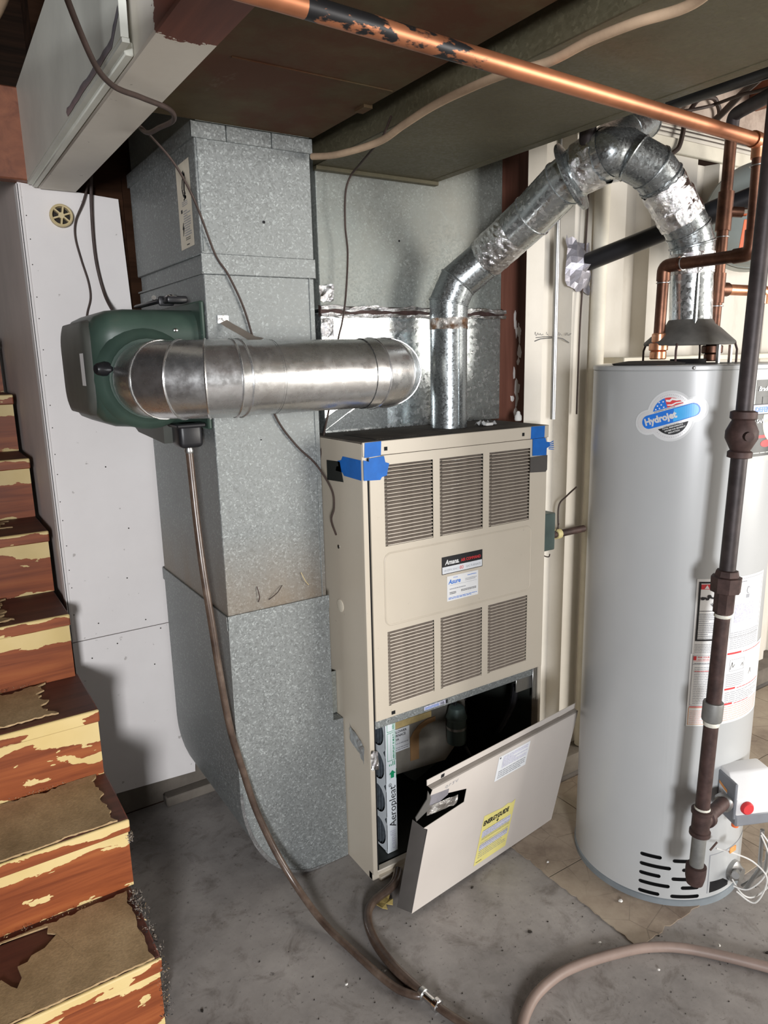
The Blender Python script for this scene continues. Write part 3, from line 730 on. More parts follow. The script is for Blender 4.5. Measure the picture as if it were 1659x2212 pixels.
b = MB(); b.lathe([(.003, 0), (.003, .001)], (1.255, 1.8295, 1.83), (0, -1, 0), 10); b.obj('screw_hole', 'black_gap', us)

# ================================================================ furnace
FX0, FX1, FY0, FY1, FZ = .945, 1.608, 1.566, 2.26, 1.285
t = fur = thing('furnace', 'tan upright gas furnace with six louvered grilles and its lower door removed', 'furnace', (1.276, 1.9, 0))
b = MB(); b.box(FX0, FX0 + .006, FY0 + .004, FY1, .0, FZ - .001, bev=.001); sp = b.obj('side_panel', 'furnace_tan', t)
b = MB(); b.box(FX1 - .006, FX1, FY0 + .004, FY1, .0, FZ - .001, bev=.001); b.obj('side_panel', 'furnace_tan', t)
b = MB(); b.box(FX0 + .007, FX1 - .007, FY1 - .006, FY1, .0, FZ - .002); b.obj('back_panel', 'furnace_inside', t)
b = MB(); b.box(FX0 + .007, FX1 - .007, FY0 + .03, FY1 - .007, .012, .022); b.obj('base_pan', 'furnace_inside', t)
b = MB(); b.box(FX0, FX1, FY0, FY0 + .022, .0, .026, bev=.002); b.box(FX0 + .02, FX1 - .01, FY0 - .012, FY0, .0, .012); b.obj('bottom_rail', 'furnace_tan', t)
b = MB(); b.box(FX0 + .007, FX1 - .007, FY0 + .03, FY1 - .007, .512, .522); b.obj('divider', 'furnace_inside', t)
b = MB(); b.box(FX0 + .007, FX0 + .012, FY0 + .03, FY1 - .007, .023, .511); b.box(FX1 - .012, FX1 - .007, FY0 + .03, FY1 - .007, .023, .511); b.box(FX0 + .013, FX1 - .013, FY1 - .012, FY1 - .007, .023, .511); b.obj('liner', 'furnace_inside', t)
b = MB(); b.box(FX0, FX0 + .016, FY0 - .003, FY0 + .006, .02, FZ - .002, bev=.0015); b.obj('corner_post', 'furnace_tan', t)
b = MB(); b.box(FX1 - .012, FX1, FY0 - .003, FY0 + .006, .02, FZ - .002, bev=.0015); b.obj('corner_post', 'furnace_tan', t)
b = MB(); b.box(FX0 + .0165, FX0 + .021, FY0 - .001, FY0 + .004, .03, FZ - .04); b.obj('door_gap', 'black_gap', t)
b = MB(); b.box(FX0, FX1, FY0 - .006, FY1, FZ - .002, FZ + .003, bev=.001); tpn = b.obj('top_panel', 'dusty_top', t, label='dusty top panel')
b = MB(); b.box(FX0, FX1, FY0 - .009, FY0 - .0035, 1.251, FZ + .003, bev=.0015); hd = b.obj('header_strip', 'furnace_tan', t)
b = MB(); b.box(1.010, 1.020, FY0 - .0096, FY0 - .009, 1.262, 1.272); b.box(1.497, 1.506, FY0 - .0096, FY0 - .009, 1.262, 1.272); b.obj('latch_hole', 'black_gap', hd)
b = MB()
for k in range(26): b.box(1.012 + k * .0095, 1.017 + k * .0095, FY0 + .028, FY0 + .19, FZ + .0034, FZ + .0042)
gv = b.obj('top_vent_bar', 'dusty_top', tpn); gv['kind'] = 'stuff'
b = MB(); b.box(1.006, 1.262, FY0 + .024, FY0 + .194, FZ + .0028, FZ + .0036); b.obj('top_vent', 'black_gap', tpn)
# upper door: a sheet with six openings, every louver a blade of its own
cols = ((1.010, 1.170), (1.193, 1.350), (1.373, 1.535)); rows = ((.541, .761), (1.004, 1.224))
DX0, DX1, DZ0, DZ1, DY = .966, 1.6045, .509, 1.2495, FY0 - .006
xs = sorted({DX0, DX1} | {v for c in cols for v in c}); zs = sorted({DZ0, DZ1} | {v for r in rows for v in r})
b = MB()
for i in range(len(xs) - 1):
    for j in range(len(zs) - 1):
        cx_, cz_ = (xs[i] + xs[i + 1]) / 2, (zs[j] + zs[j + 1]) / 2
        if any(c[0] < cx_ < c[1] for c in cols) and any(r[0] < cz_ < r[1] for r in rows): continue
        b.box(xs[i], xs[i + 1], DY, DY + .0015, zs[j], zs[j + 1])
bmesh.ops.remove_doubles(b.bm, verts=b.bm.verts[:], dist=.00005)
b.box(DX0, DX0 + .003, DY + .001, DY + .02, DZ0, DZ1); b.box(DX1 - .003, DX1, DY + .001, DY + .02, DZ0, DZ1)
ud = b.obj('upper_door', 'furnace_tan', t)
b = MB(); b.box(DX0, DX1, DY, DY + .03, DZ0 - .004, DZ0, bev=.0005); b.obj('door_lip', 'furnace_tan', ud)
ex0, ex1, ez0, ez1 = 1.006, 1.545, .779, .984; ring = []
for cx_, cz_, a0 in ((ex1 - .02, ez1 - .02, 0), (ex0 + .02, ez1 - .02, 90), (ex0 + .02, ez0 + .02, 180), (ex1 - .02, ez0 + .02, 270)):
    for k in range(5): a = radians(a0 + 22.5 * k); ring.append((cx_ + .02 * cos(a), DY - .0003, cz_ + .02 * sin(a)))
b = MB(); b.tube(ring, .0026, 6, closed=True)
for v in b.bm.verts: v.co.y = DY - (DY - v.co.y) * .85 + .0004
b.obj('embossed_rim', 'furnace_tan', ud)
for c in cols:
    x0, x1 = c; a = .006; z = 0
    b = MB()
    b.faces([(x0, DY + .0005, z), (x1, DY + .0005, z), (x1 - a, DY - .0035, z + .0008), (x0 + a, DY - .0035, z + .0008), (x0 + a, DY - .0030, z + .0026), (x1 - a, DY - .0030, z + .0026), (x1, DY + .011, z + .0062), (x0, DY + .011, z + .0062)],
            [(0, 1, 2, 3), (7, 6, 1, 0), (3, 2, 5, 4)], 0)
    b.faces([(x0 + a, DY - .0030, z + .0026), (x1 - a, DY - .0030, z + .0026), (x1, DY + .011, z + .0066), (x0, DY + .011, z + .0066)], [(0, 1, 2, 3)], 1)
    lo = b.obj('louver', ['furnace_tan', 'dusty_louver'], ud, smooth=False); first = True
    for r in rows:
        nl = 22; p = (r[1] - r[0]) / nl
        for k in range(nl):
            if first: o = lo; first = False
            else: o = lo.copy(); COL.objects.link(o); o.parent = ud
            o.location = (0, 0, r[0] + p * (k + .16))
# what shows behind the upper louvers
b = MB(); b.box(FX0 + .02, FX1 - .02, FY0 + .20, FY0 + .21, .53, 1.27); b.obj('inner_baffle', 'furnace_inside', t)
b = MB(); b.tube(fillet([(1.32, 1.66, .86), (1.30, 1.66, 1.05), (1.335, 1.67, 1.27)], .06), .042, 14); b.obj('inner_vent_pipe', 'foil_tape', t)
b = MB(); b.box(1.05, 1.14, 1.62, 1.70, 1.02, 1.10, bev=.004); b.obj('igniter_box', 'blower_metal', t)
b = MB(); b.lathe([(.035, 0), (.035, .06)], (1.46, 1.66, 1.08), (0, -1, 0), 16); b.obj('pressure_switch', 'blower_metal', t)
b = MB(); b.tube([(1.40, 1.64, 1.13), (1.50, 1.64, 1.06), (1.44, 1.65, 1.02)], .008, 8); b.obj('gas_tube', 'blower_metal', t)
# lettering plates
front = lambda y: (lambda u, v, h: Vector((u, y - h, v)))
P = Print(); P.rect(1.198, .889, 1.349, .941, 'ink_black', 0); P.rect(1.200, .891, 1.347, .911, 'paper_white', 1)
P.text('Amana.', 1.210, .917, .020, 'paper_label', 1, shear=.25, bold=.0006, sx=.85); P.text('AIR COMMAND', 1.268, .918, .0125, 'ink_red', 1, sx=.84, bold=.0003)
P.text('HI EFFICIENCY', 1.206, .897, .0092, 'ink_grey', 2, sx=.95); P.text('80', 1.2625, .8955, .0155, 'ink_red', 2, sx=.95); P.text('GAS FURNACE', 1.286, .897, .0092, 'ink_grey', 2, sx=.92)
P.build('brand_plate', ud, front(DY), label='black and white brand plate with red lettering')
P = Print(); P.rect(1.217, .806, 1.333, .881, 'paper_label', 0); P.text('Asure', 1.222, .857, .019, 'ink_blue', 1, shear=.2, bold=.0005, sx=.95); P.text('Amana', 1.239, .873, .006, 'ink_blue', 1, shear=.2)
P.lines(1.292, .872, 1.326, .876, 1, 'ink_blue', 1, seed=1); P.lines(1.284, .858, 1.328, .866, 2, 'ink_grey', 1, seed=2); P.rect(1.226, .852, 1.328, .8526, 'ink_grey', 1); P.lines(1.226, .840, 1.285, .846, 1, 'ink_grey', 1, seed=4)
P.lines(1.226, .826, 1.25, .834, 2, 'ink_black', 1, seed=4); P.lines(1.268, .828, 1.325, .835, 2, 'ink_black', 1, seed=5); P.lines(1.222, .811, 1.328, .818, 2, 'ink_blue', 1, seed=6)
P.build('service_sticker', ud, front(DY), label='white service sticker with blue lettering')
# painter's tape pieces
def tape(poly, plane, label, mat='tape_blue', sub=None):
    b = MB()
    if plane == 'front': b.prism(poly, 'y', DY - .0050, DY - .0044 + .001)
    elif plane == 'head': b.prism(poly, 'y', FY0 - .0103, FY0 - .0093)
    else: b.prism(poly, 'x', FX0 - .0012, FX0 - .0004)
    return b.obj('tape_strip', mat, fur, label=label)
tape([(.949, 1.249), (.966, 1.249), (.999, 1.251), (1.001, 1.288), (.951, 1.287)], 'head', 'blue tape over header strip, left')
tape([(.9455, 1.190), (.995, 1.187), (1.000, 1.194), (1.016, 1.197), (1.019, 1.212), (1.024, 1.228), (1.012, 1.232), (1.008, 1.249), (.962, 1.246), (.962, 1.238), (.9455, 1.243)], 'front', 'blue tape over upper left door corner')
tape([(1.567, 1.189), (1.655, 1.191), (1.664, 1.199), (1.70, 1.200), (1.695, 1.212), (1.684, 1.214), (1.688, 1.228), (1.668, 1.232), (1.66, 1.243), (1.567, 1.242)], 'side', 'blue tape wrapped onto side panel')
tape([(1.532, 1.251), (1.588, 1.252), (1.589, 1.287), (1.533, 1.288)], 'head', 'blue tape over header strip, right')
tape([(1.540, 1.200), (1.597, 1.197), (1.598, 1.218), (1.612, 1.224), (1.610, 1.236), (1.596, 1.238), (1.592, 1.2505), (1.540, 1.2505)], 'front', 'blue tape over upper right door corner')
b = MB(); r6 = random.Random(6)
for k in range(5): b.prism([(1.608, 1.214 + .004 * k), (1.628 + r6.uniform(0, .006), 1.210 + .0065 * k), (1.628, 1.213 + .0065 * k), (1.608, 1.217 + .004 * k)], 'y', DY - .0035, DY - .0028)
b.obj('tape_strip', 'tape_blue', fur, label='frayed tape end')
tape([(1.531, 1.150), (1.596, 1.146), (1.602, 1.152), (1.602, 1.197), (1.531, 1.196)], 'front', 'dark grey tape patch', 'furnace_edge_dark')
tape([(1.660, 1.173), (1.75, 1.168), (1.75, 1.224), (1.676, 1.227)], 'side', 'black tape patch on side panel', 'label_black')
b = MB(); b.lathe([(.0185, 0), (.0185, .0012), (.0165, .0018)], (FX0, 1.703, .811), (-1, 0, 0), 22); b.obj('knockout_plug', 'paper_cream', fur, label='pale round plug')
b = MB(); b.lathe([(.006, 0), (.006, .0012)], (FX0, 1.70, .985), (-1, 0, 0), 10); b.obj('screw_hole', 'chrome', fur)
b = MB(); b.box(1.018, 1.030, DY - .0012, DY, .512, .522); b.obj('latch_hole', 'black_gap', ud)
# foil patch and dull side sheet low on the left
b = MB(); crinkle_band(b, [(FX0 - .0015, 1.665 - .01 * i, .44 - .0055 * i) for i in range(9)], .024, .006, 15, (-1, 0, 0)); b.obj('foil_patch', 'foil_tape', fur, smooth=False, label='foil tape on the side panel low left')
b = MB(); crinkle_band(b, [(.945 + .006 * i, FY0 - .004, .395 - .002 * i) for i in range(5)], .030, .006, 16, (0, -1, 0)); b.obj('foil_patch', 'foil_tape', fur, smooth=False, label='foil tape patch low on the left corner')
# rail across the top of the opening, its stamped label, hanging switch bracket
b = MB(); b.box(FX0 + .02, FX1 - .012, FY0 + .006, FY0 + .010, .475, .508, bev=.001); rl = b.obj('opening_rail', 'galvanized', fur)
P = Print(); P.rect(1.14, .482, 1.225, .494, 'ink_lilac', 0); P.lines(1.143, .484, 1.195, .492, 2, 'ink_blue', 1, seed=3); P.text('103', 1.198, .4835, .011, 'ink_black', 1, bold=.0004); P.rect(1.219, .482, 1.227, .494, 'ink_black', 2)
P.build('rating_label', rl, front(FY0 + .006))
b = MB(); b.box(1.575, 1.592, FY0 + .002, FY0 + .0055, .395, .500, bev=.001); b.box(1.512, 1.592, FY0 + .012, FY0 + .016, .428, .480, bev=.001); b.obj('switch_bracket', 'steel', fur)
# blower compartment
b = MB(); sc = []
for k in range(26):
    a = radians(-60 + 300 * k / 25); r = .115 + .075 * k / 25; sc.append((1.36 + r * cos(a), .25 + r * sin(a)))
b.prism(sc, 'y', 1.80, 2.10); b.obj('blower_housing', 'furnace_inside', fur)
b = MB(); b.prism([(1.08, .165), (1.375, .14), (1.43, .19), (1.462, .26), (1.460, .375), (1.08, .375)], 'y', 1.775, 1.779); b.obj('blower_plate', 'blower_metal', fur, label='grey sheet in front of the blower')
b = MB(); b.box(1.10, 1.312, 1.766, 1.7735, .324, .348, bev=.002); b.obj('wood_strip', 'shelf_tan', fur)
P = Print(); P.rect(1.120, .238, 1.226, .318, 'paper_white', 0); P.text('AND BLOWER', 1.135, .304, .0125, 'ink_black', 1, bold=.0003, sx=.98); P.text('GAS FURNACE', 1.135, .291, .0125, 'ink_black', 1, bold=.0003, sx=.92); P.text('CANADA', 1.135, .278, .0115, 'ink_black', 1, bold=.0003); P.lines(1.130, .243, 1.222, .272, 4, 'ink_grey', 1, seed=8)
P.build('blower_label', fur, front(1.7745), label='white label with black print inside the cabinet')
b = MB(); b.prism([(1.228, .188), (1.262, .186), (1.262, .274), (1.272, .290), (1.300, .300), (1.331, .302), (1.331, .318), (1.296, .318), (1.262, .306), (1.240, .288), (1.228, .270)], 'y', 1.771, 1.774); b.obj('cardboard_tab', 'cardboard', fur)
b = MB(); b.lathe([(.032, 0), (.033, .004), (.033, .085), (.036, .088), (.036, .094), (.033, .097), (.030, .112), (.026, .128), (.018, .134)], (1.392, 1.735, .222), (0, 0, 1), 20); cp = b.obj('capacitor', 'box_green_grey', fur)
b = MB(); b.lathe([(.0345, 0), (.0345, .009)], (1.392, 1.735, .275), (0, 0, 1), 20, close=False); b.obj('clamp_band', 'steel', cp)
b = MB(); b.tube(spline([(1.385, 1.735, .355), (1.392, 1.73, .383), (1.418, 1.735, .385), (1.435, 1.74, .36)], 6), .003, 6); b.tube(spline([(1.395, 1.74, .355), (1.37, 1.735, .372), (1.362, 1.735, .395)], 6), .003, 6); b.tube(spline([(1.53, 1.60, .44), (1.535, 1.62, .36), (1.515, 1.66, .26), (1.53, 1.72, .2)], 6), .011, 8); b.tube(spline([(1.40, 1.70, .22), (1.44, 1.69, .15), (1.50, 1.70, .13)], 6), .006, 8); o = b.obj('wiring', 'black_plastic', fur); o['kind'] = 'stuff'

# junction box on the furnace side and its conduit
t = thing('junction_box', 'small green grey electrical junction box on the furnace right side', 'junction box', (1.632, 1.60, .885))
b = MB(); b.box(1.610, 1.664, 1.572, 1.635, .885, 1.006, bev=.003); b.obj('box', 'box_green_grey', t)
b = MB(); b.tube(spline([(1.625, 1.60, .884), (1.628, 1.585, .868), (1.645, 1.58, .862), (1.655, 1.585, .868)], 6), .0018, 6); b.tube(spline([(1.655, 1.60, .915), (1.69, 1.60, .93), (1.72, 1.61, .955)], 6), .0015, 6); b.obj('lead', 'wire_brown', t)
b = MB(); b.tube([(1.664, 1.625, .915), (1.70, 1.635, .912), (1.80, 1.645, .908), (1.885, 1.652, .906)], .012, 12); b.lathe([(.016, 0), (.016, .02)], (1.664, 1.625, .915), (1, .1, 0), 12); b.obj('conduit_stub', 'rust_pipe', t)
b = MB(); b.lathe([(.0165, 0), (.0165, .022)], (1.735, 1.639, .9105), (1, .1, -.03), 12); b.obj('brass_ring', 'ink_yellow', t)
wire('thermostat_wire', [(1.83, 1.640, 1.06), (1.80, 1.655, 1.03), (1.77, 1.66, 1.0), (1.765, 1.655, .922)], .003, 'wire_brown', 'thin brown wire curving down to the conduit stub beside the heater')
b = MB(); b.tube([(1.742, 1.672, 1.29), (1.738, 1.672, 2.15)], .009, 12)
tag(b.obj('steel_conduit', 'steel'), 'thin steel conduit standing against the white wall right of the red post', 'conduit')
b = MB(); b.lathe([(.024, 0), (.024, .5), (.0245, 2.01), (.020, 2.01), (.020, 1.9)], (1.915, 1.652, .08), (0, 0, 1), 18)
t = tag(b.obj('vent_stack', 'cream_trim'), 'upright cream painted pipe against the wall behind the water heater', 'pipe')
wire('cable', [(1.868, 1.665, 2.05), (1.862, 1.668, 1.8), (1.850, 1.667, 1.6), (1.848, 1.667, 1.3)], .003, 'wire_brown', 'thin dark cable running down beside the cream painted pipe')

# air filter inside the open compartment
t = thing('air_filter', 'white cardboard framed air filter standing in the open furnace compartment', 'filter', (1.05, 1.9, .023))
fx0, fx1, fy0, fy1, fz0, fz1 = 1.030, 1.066, 1.615, 2.10, .0235, .468
b = MB(); b.box(fx0, fx1, fy0, fy0 + .003, fz0, fz1); fe = b.obj('front_edge', 'filter_white', t)
b = MB(); b.box(fx0, fx1, fy0 + .003, fy1, fz1 - .003, fz1); b.box(fx0, fx1, fy0 + .003, fy1, fz0, fz0 + .003); b.box(fx0, fx1, fy1, fy1 + .003, fz0, fz1); b.obj('frame_edge', 'filter_white', t)
b = MB(); npl = 30
for k in range(npl): y0 = fy0 + .006 + k * .0155; b.prism([(y0, fx0 + .004), (y0 + .008, fx1 - .004), (y0 + .0155, fx0 + .004), (y0 + .0085, fx1 - .008)], 'z', fz0 + .004, fz1 - .004)
for v in b.bm.verts: v.co = Vector((v.co.y, v.co.x, v.co.z))
o = b.obj('pleat', 'filter_pleat', t); o['kind'] = 'stuff'
# die-cut face: strips around oval openings
b = MB(); ny, nz = 5, 4; cy_, cz_ = (fy1 - fy0) / ny, (fz1 - fz0) / nz
for i in range(ny):
    for j in range(nz):
        oy, oz = fy0 + cy_ * (i + .5), fz0 + cz_ * (j + .5); K = 20
        inner = []; outer = []
        for k in range(K):
            a = 2 * pi * k / K; c_, s_ = cos(a), sin(a); sh = .16 * s_ * cz_ * (1 if i % 2 else -1)
            inner.append((fx0, oy + c_ * cy_ * .40, oz + s_ * cz_ * .41))
            m_ = max(abs(c_), abs(s_)); outer.append((fx0, oy + c_ / m_ * cy_ * .5, oz + s_ / m_ * cz_ * .5))
        b.faces(inner + outer, [(k, (k + 1) % K, K + (k + 1) % K, K + k) for k in range(K)])
b.obj('diecut_face', 'filter_white', t)
P = Print()
P.text('Aeropleat', 0, 0, .034, 'ink_black', 1, rot=0); P.text('\u00ae', .137, .013, .016, 'ink_black', 1); P.text('camfil', -.075, .003, .028, 'ink_lilac', 1)
P.poly([(.165, .004), (.165, .016), (.178, .016), (.178, .022), (.190, .010), (.178, -.002), (.178, .004)], 'ink_green', 1); P.rect(.160, .019, .196, .0195, 'ink_green', 1); P.lines(.160, -.004, .196, -.001, 1, 'ink_green', 1, seed=2)
P.frame(.222, -.003, .312, .026, .0012, 'ink_green', 1); P.frame(.316, -.003, .372, .026, .0012, 'ink_green', 1)
P.text('AEROPLEAT III MULTI', .226, .001, .0085, 'ink_green', 1, bold=.0002); P.text('AEROPLEAT III', .320, .001, .0085, 'ink_green', 1, bold=.0002); P.rect(.222, .0125, .312, .0132, 'ink_green', 1); P.lines(.205, .0, .219, .024, 4, 'ink_green', 1, seed=5)
P.build('filter_print', fe, lambda u, v, h: Vector((fx0 + .0315 - v, fy0 - h, fz0 + .085 + u)))

# removed lower door leaning on the heater
DR = Matrix(((0.98984389, -0.13295657, 0.05031522), (0.13998624, 0.97326258, -0.18210932), (-0.02475729, 0.18730324, 0.98199011)))
DT = Vector((.955, 1.384, .017)); DM = Matrix.Translation(DT) @ DR.to_4x4()
t = thing('furnace_access_door', 'loose beige furnace door leaning on the floor against the water heater', 'door panel', DT)
W_, H_ = .63, .42
b = MB(); b.prism([(.0, .0), (W_, 0), (W_, H_), (-.004, H_), (-.010, .398), (.137, .357), (.137, .312), (-.012, .300), (.004, .288)], 'y', 0, .0012, mat=DM); fc = b.obj('door_face', 'furnace_door_grey', t)
b = MB(); b.prism([(-.006, H_), (W_, H_), (W_ - .004, H_ + .006), (-.012, H_ + .006)], 'y', 0, .012, 0, mat=DM); b.obj('top_bend', 'furnace_bend', t)
b = MB(); b.prism([(-.014, H_ + .007), (W_ - .004, H_ + .007), (W_ - .006, H_ + .026), (-.018, H_ + .026)], 'y', .012, .0135, 0, mat=DM); fl = b.obj('top_flange', 'furnace_door_grey', t)
b = MB(); b.box(.035, .046, .0108, .012, H_ + .010, H_ + .020, mat=DM); b.obj('latch_hole', 'black_gap', fl)
b = MB(); b.prism([(.0, .002), (.0, .288), (-.038, .306), (-.040, .004)], 'y', 0, .0012, 0)
for v in b.bm.verts: v.co = DM @ Vector((v.co.x * .55, v.co.y - v.co.x * .9, v.co.z))
b.obj('side_flange', 'furnace_edge_dark', t, label='dark bent side flange')
b = MB(); b.prism([(-.012, .404), (.06, .393), (.06, .375), (-.012, .352)], 'y', -.0012, -.0002, 0, mat=DM); b.obj('duct_tape', 'tape_duct_grey', t)
b = MB(); b.prism([(-.010, .400), (-.026, .428), (-.024, .402), (-.056, .360), (-.05, .345), (-.012, .362)], 'y', -.004, -.002, 0, mat=DM); b.obj('torn_flap', 'steel', t, label='bent torn metal flap')
b = MB(); b.faces([DM @ Vector((-.014 + .0145 * i, -.001 - .004 * (rt.random()), (.374 - .0024 * i) - .030 + .031 * k + rt.uniform(-.002, .002))) for i in range(9) for k in (0, .5, 1)], [(3 * i + a, 3 * i + 3 + a, 3 * i + 4 + a, 3 * i + 1 + a) for i in range(8) for a in (0, 1)]); b.obj('foil_patch', 'foil_tape', t, smooth=False, label='foil tape patch over the cut opening')
dfn = lambda u, v, h: DM @ Vector((u, -h, v))
P = Print(); P.rect(.258, .323, .397, .407, 'paper_white', 0); P.lines(.278, .362, .390, .402, 7, 'ink_lilac', 1, fill=.7, seed=1); P.lines(.268, .330, .388, .358, 4, 'ink_grey', 1, seed=2); P.ellipse(.265, .401, .003, .003, 'ink_black', 1, k=8)
P.build('instruction_sticker', fc, dfn, label='white printed instruction sticker')
P = Print(); P.poly([(.243, .025), (.388, .025), (.387, .203), (.370, .197), (.352, .204), (.330, .199), (.245, .209)], 'paper_energy', 0)
P.text('ENERGYGUIDE', .249, .171, .0235, 'ink_black', 1, rot=0, sx=.72, bold=.0011); P.stroke([(.315, .176), (.315, .157)], .003, 'ink_black', 1); P.poly([(.309, .163), (.321, .163), (.315, .155)], 'ink_black', 1)
P.rect(.252, .126, .380, .150, 'ink_lilac', 1); P.rect(.252, .090, .380, .116, 'paper_energy', 1); P.lines(.254, .118, .378, .156, 6, 'ink_grey', 2, fill=.25, seed=3); P.lines(.254, .050, .378, .112, 8, 'ink_grey', 2, fill=.22, seed=4); P.rect(.252, .078, .380, .100, 'ink_lilac', 1); P.lines(.250, .034, .275, .039, 1, 'ink_black', 1, seed=9)
P.build('energy_label', fc, dfn, label='yellow ENERGYGUIDE label')
P = Print(); P.stroke([(.045, .404), (.050, .409), (.055, .404), (.050, .400), (.045, .404)], .0012, 'ink_grey', 1); P.stroke([(.060, .401), (.061, .408), (.066, .408)], .0012, 'ink_grey', 1); P.stroke([(.078, .410), (.072, .408), (.077, .404), (.071, .401)], .0012, 'ink_grey', 1); P.stroke([(.083, .410), (.087, .402), (.092, .411)], .0012, 'ink_grey', 1)
P.build('handwriting', fc, dfn)

# ================================================================ humidifier and round bypass duct
t = thing('humidifier', 'dark green bypass humidifier mounted on the left side of the return drop', 'humidifier', (.48, 1.93, 1.30))
b = MB()
def rrect(x0, x1, z0, z1, r, n=6, corners=(1, 1, 1, 1)):
    P = []
    for (cx, cz, a0), on in zip(((x1 - r, z1 - r, 0), (x0 + r, z1 - r, 90), (x0 + r, z0 + r, 180), (x1 - r, z0 + r, 270)), corners):
        if on: P += [(cx + r * cos(radians(a0 + 90 * k / n)), cz + r * sin(radians(a0 + 90 * k / n))) for k in range(n + 1)]
        else: P.append((cx + (r if a0 in (0, 270) else -r), cz + (r if a0 in (0, 90) else -r)))
    return P
def loft(b, rings, mi=0, cap=True):
    R = [[b.bm.verts.new(p) for p in r] for r in rings]
    for A, B in zip(R, R[1:]):
        n = len(A)
        for j in range(n): f = b.bm.faces.new((A[j], A[(j + 1) % n], B[(j + 1) % n], B[j])); f.material_index = mi
    if cap: b.bm.faces.new(R[0][::-1]).material_index = mi; b.bm.faces.new(R[-1]).material_index = mi
# bowed body: stacked outlines along x, rounded at the room side and on the long edges
rings = []
for x, inset in ((.610, .0), (.44, .0), (.40, .004), (.375, .016), (.362, .034), (.357, .056)):
    rings.append([(x, y, z) for y, z in rrect(1.735 + inset, 2.12 - inset, 1.348 + inset, 1.622 - inset, max(.055 - inset * .4, .02), 6)])
loft(b, rings); body = b.obj('body', 'humidifier_green', t, angle=60)
b = MB(); rings = [[(x, y, z) for y, z in rrect(1.775 + i, 2.10 - i, 1.375 + i, 1.60 - i, .05, 6)] for x, i in ((.366, 0), (.352, .004), (.347, .016), (.345, .03))]
loft(b, rings); cv = b.obj('front_cover', 'humidifier_cover', t, angle=60)
P = Print(); P.rect(0, 0, .042, .074, 'paper_label', 0); P.build('blank_label', cv, lambda u, v, h: Vector((.345 - h, 1.835 - u, 1.449 + v)), label='small white label')
b = MB(); b.box(.600, .6115, 1.712, 2.15, 1.335, 1.640, bev=.004)
for k in range(3): b.box(.5995, .603, 1.7115, 1.7145, 1.56 - k * .028, 1.561 - k * .028)
b.obj('mounting_plate', 'humidifier_green', t)
b = MB(); rings = []
for y, r in ((1.742, .118), (1.732, .113), (1.722, .102), (1.716, .093), (1.712, .091)): rings.append([(.470 + r * cos(2 * pi * k / 32), y, 1.462 + r * sin(2 * pi * k / 32)) for k in range(32)])
loft(b, rings); b.obj('port_collar', 'humidifier_green', t)
b = MB(); b.box(.530, .590, 1.722, 1.790, 1.292, 1.352, bev=.012, seg=3); b.box(.524, .596, 1.716, 1.796, 1.342, 1.352, bev=.003); b.obj('drain_box', 'black_plastic', t)
b = MB(); b.prism([(1.80, 1.352), (2.08, 1.352), (2.08, 1.325), (2.04, 1.312), (1.80, 1.300)], 'x', .515, .600); b.obj('drain_pan', 'humidifier_cover', t)
b = MB(); b.lathe([(.010, 0), (.012, .006), (.009, .016)], (.56, 1.752, 1.277), (0, 0, 1), 12); b.obj('drain_spout', 'steel', t)
b = MB(); b.box(.535, .585, 1.745, 1.79, 1.636, 1.652, bev=.005, seg=2); b.box(.528, .565, 1.79, 1.80, 1.632, 1.654, bev=.004, seg=2); b.box(.527, .545, 1.80, 2.02, 1.640, 1.648, bev=.003); b.obj('latch_clip', 'black_plastic', t)
b = MB(); b.box(.538, .562, 1.748, 1.788, 1.6395, 1.6545, bev=.003); b.lathe([(.006, 0), (.006, .01)], (.56, 1.94, 1.66), (-.3, -1, .2), 10); b.obj('latch_spring', 'chrome', t)
b = MB(); b.lathe([(.0055, 0), (.0045, .003), (.001, .0042)], (.545, 1.7352, 1.572), (0, -1, 0), 12); b.obj('screw', 'chrome', t)
b = MB(); b.lathe([(.017, 0), (.017, .012), (.013, .03), (.010, .034)], (.385, 1.728, 1.487), (-1, -.35, 0), 14); b.obj('knob', 'black_plastic', t)

t = thing('bypass_duct', 'round bright galvanized bypass duct crossing in front of the return drop', 'duct', (.8, 1.56, 1.37))
def gored(center_pts, r, mat, name, parent, bead=.0045, seg=30, ext=0):
    """an adjustable elbow: straight gores mitred together with a raised bead at each joint"""
    pts = [Vector(p) for p in center_pts]
    for i in range(len(pts) - 1):
        b = MB(); a = pts[max(i - 1, 0)]; d = pts[min(i + 2, len(pts) - 1)]
        seq = ([a] if i > 0 else []) + [pts[i], pts[i + 1]] + ([d] if i < len(pts) - 2 else [])
        rings = b.tube(seq, r * (1 + .0015 * (i % 2)), seg, caps=False)
        keep = set(rings[1 if i > 0 else 0]) | set(rings[(1 if i > 0 else 0) + 1])
        bmesh.ops.delete(b.bm, geom=[v for v in b.bm.verts if v not in keep], context='VERTS')
        if 0 < i:
            ring = [v.co.copy() for v in rings[1]]
            b.tube(ring, bead, 6, closed=True)
        b.obj(name, mat, parent, angle=50)
def arc(c, u, v, R, a0, a1, n):
    c, u, v = Vector(c), Vector(u), Vector(v)
    return [c + u * R * cos(radians(a0 + (a1 - a0) * k / n)) + v * R * sin(radians(a0 + (a1 - a0) * k / n)) for k in range(n + 1)]
BZ = 1.460; BR = .0865
e1 = arc((.610, 1.700, BZ), (-1, 0, 0), (0, -1, 0), .140, 0, 90, 4)     # from the humidifier port round to +x
e1 = [Vector((.470, 1.718, BZ))] + e1[1:] + [Vector((.640, 1.560, BZ))]
gored(e1, BR, 'duct_sheet', 'elbow_gore', t, bead=.0028)
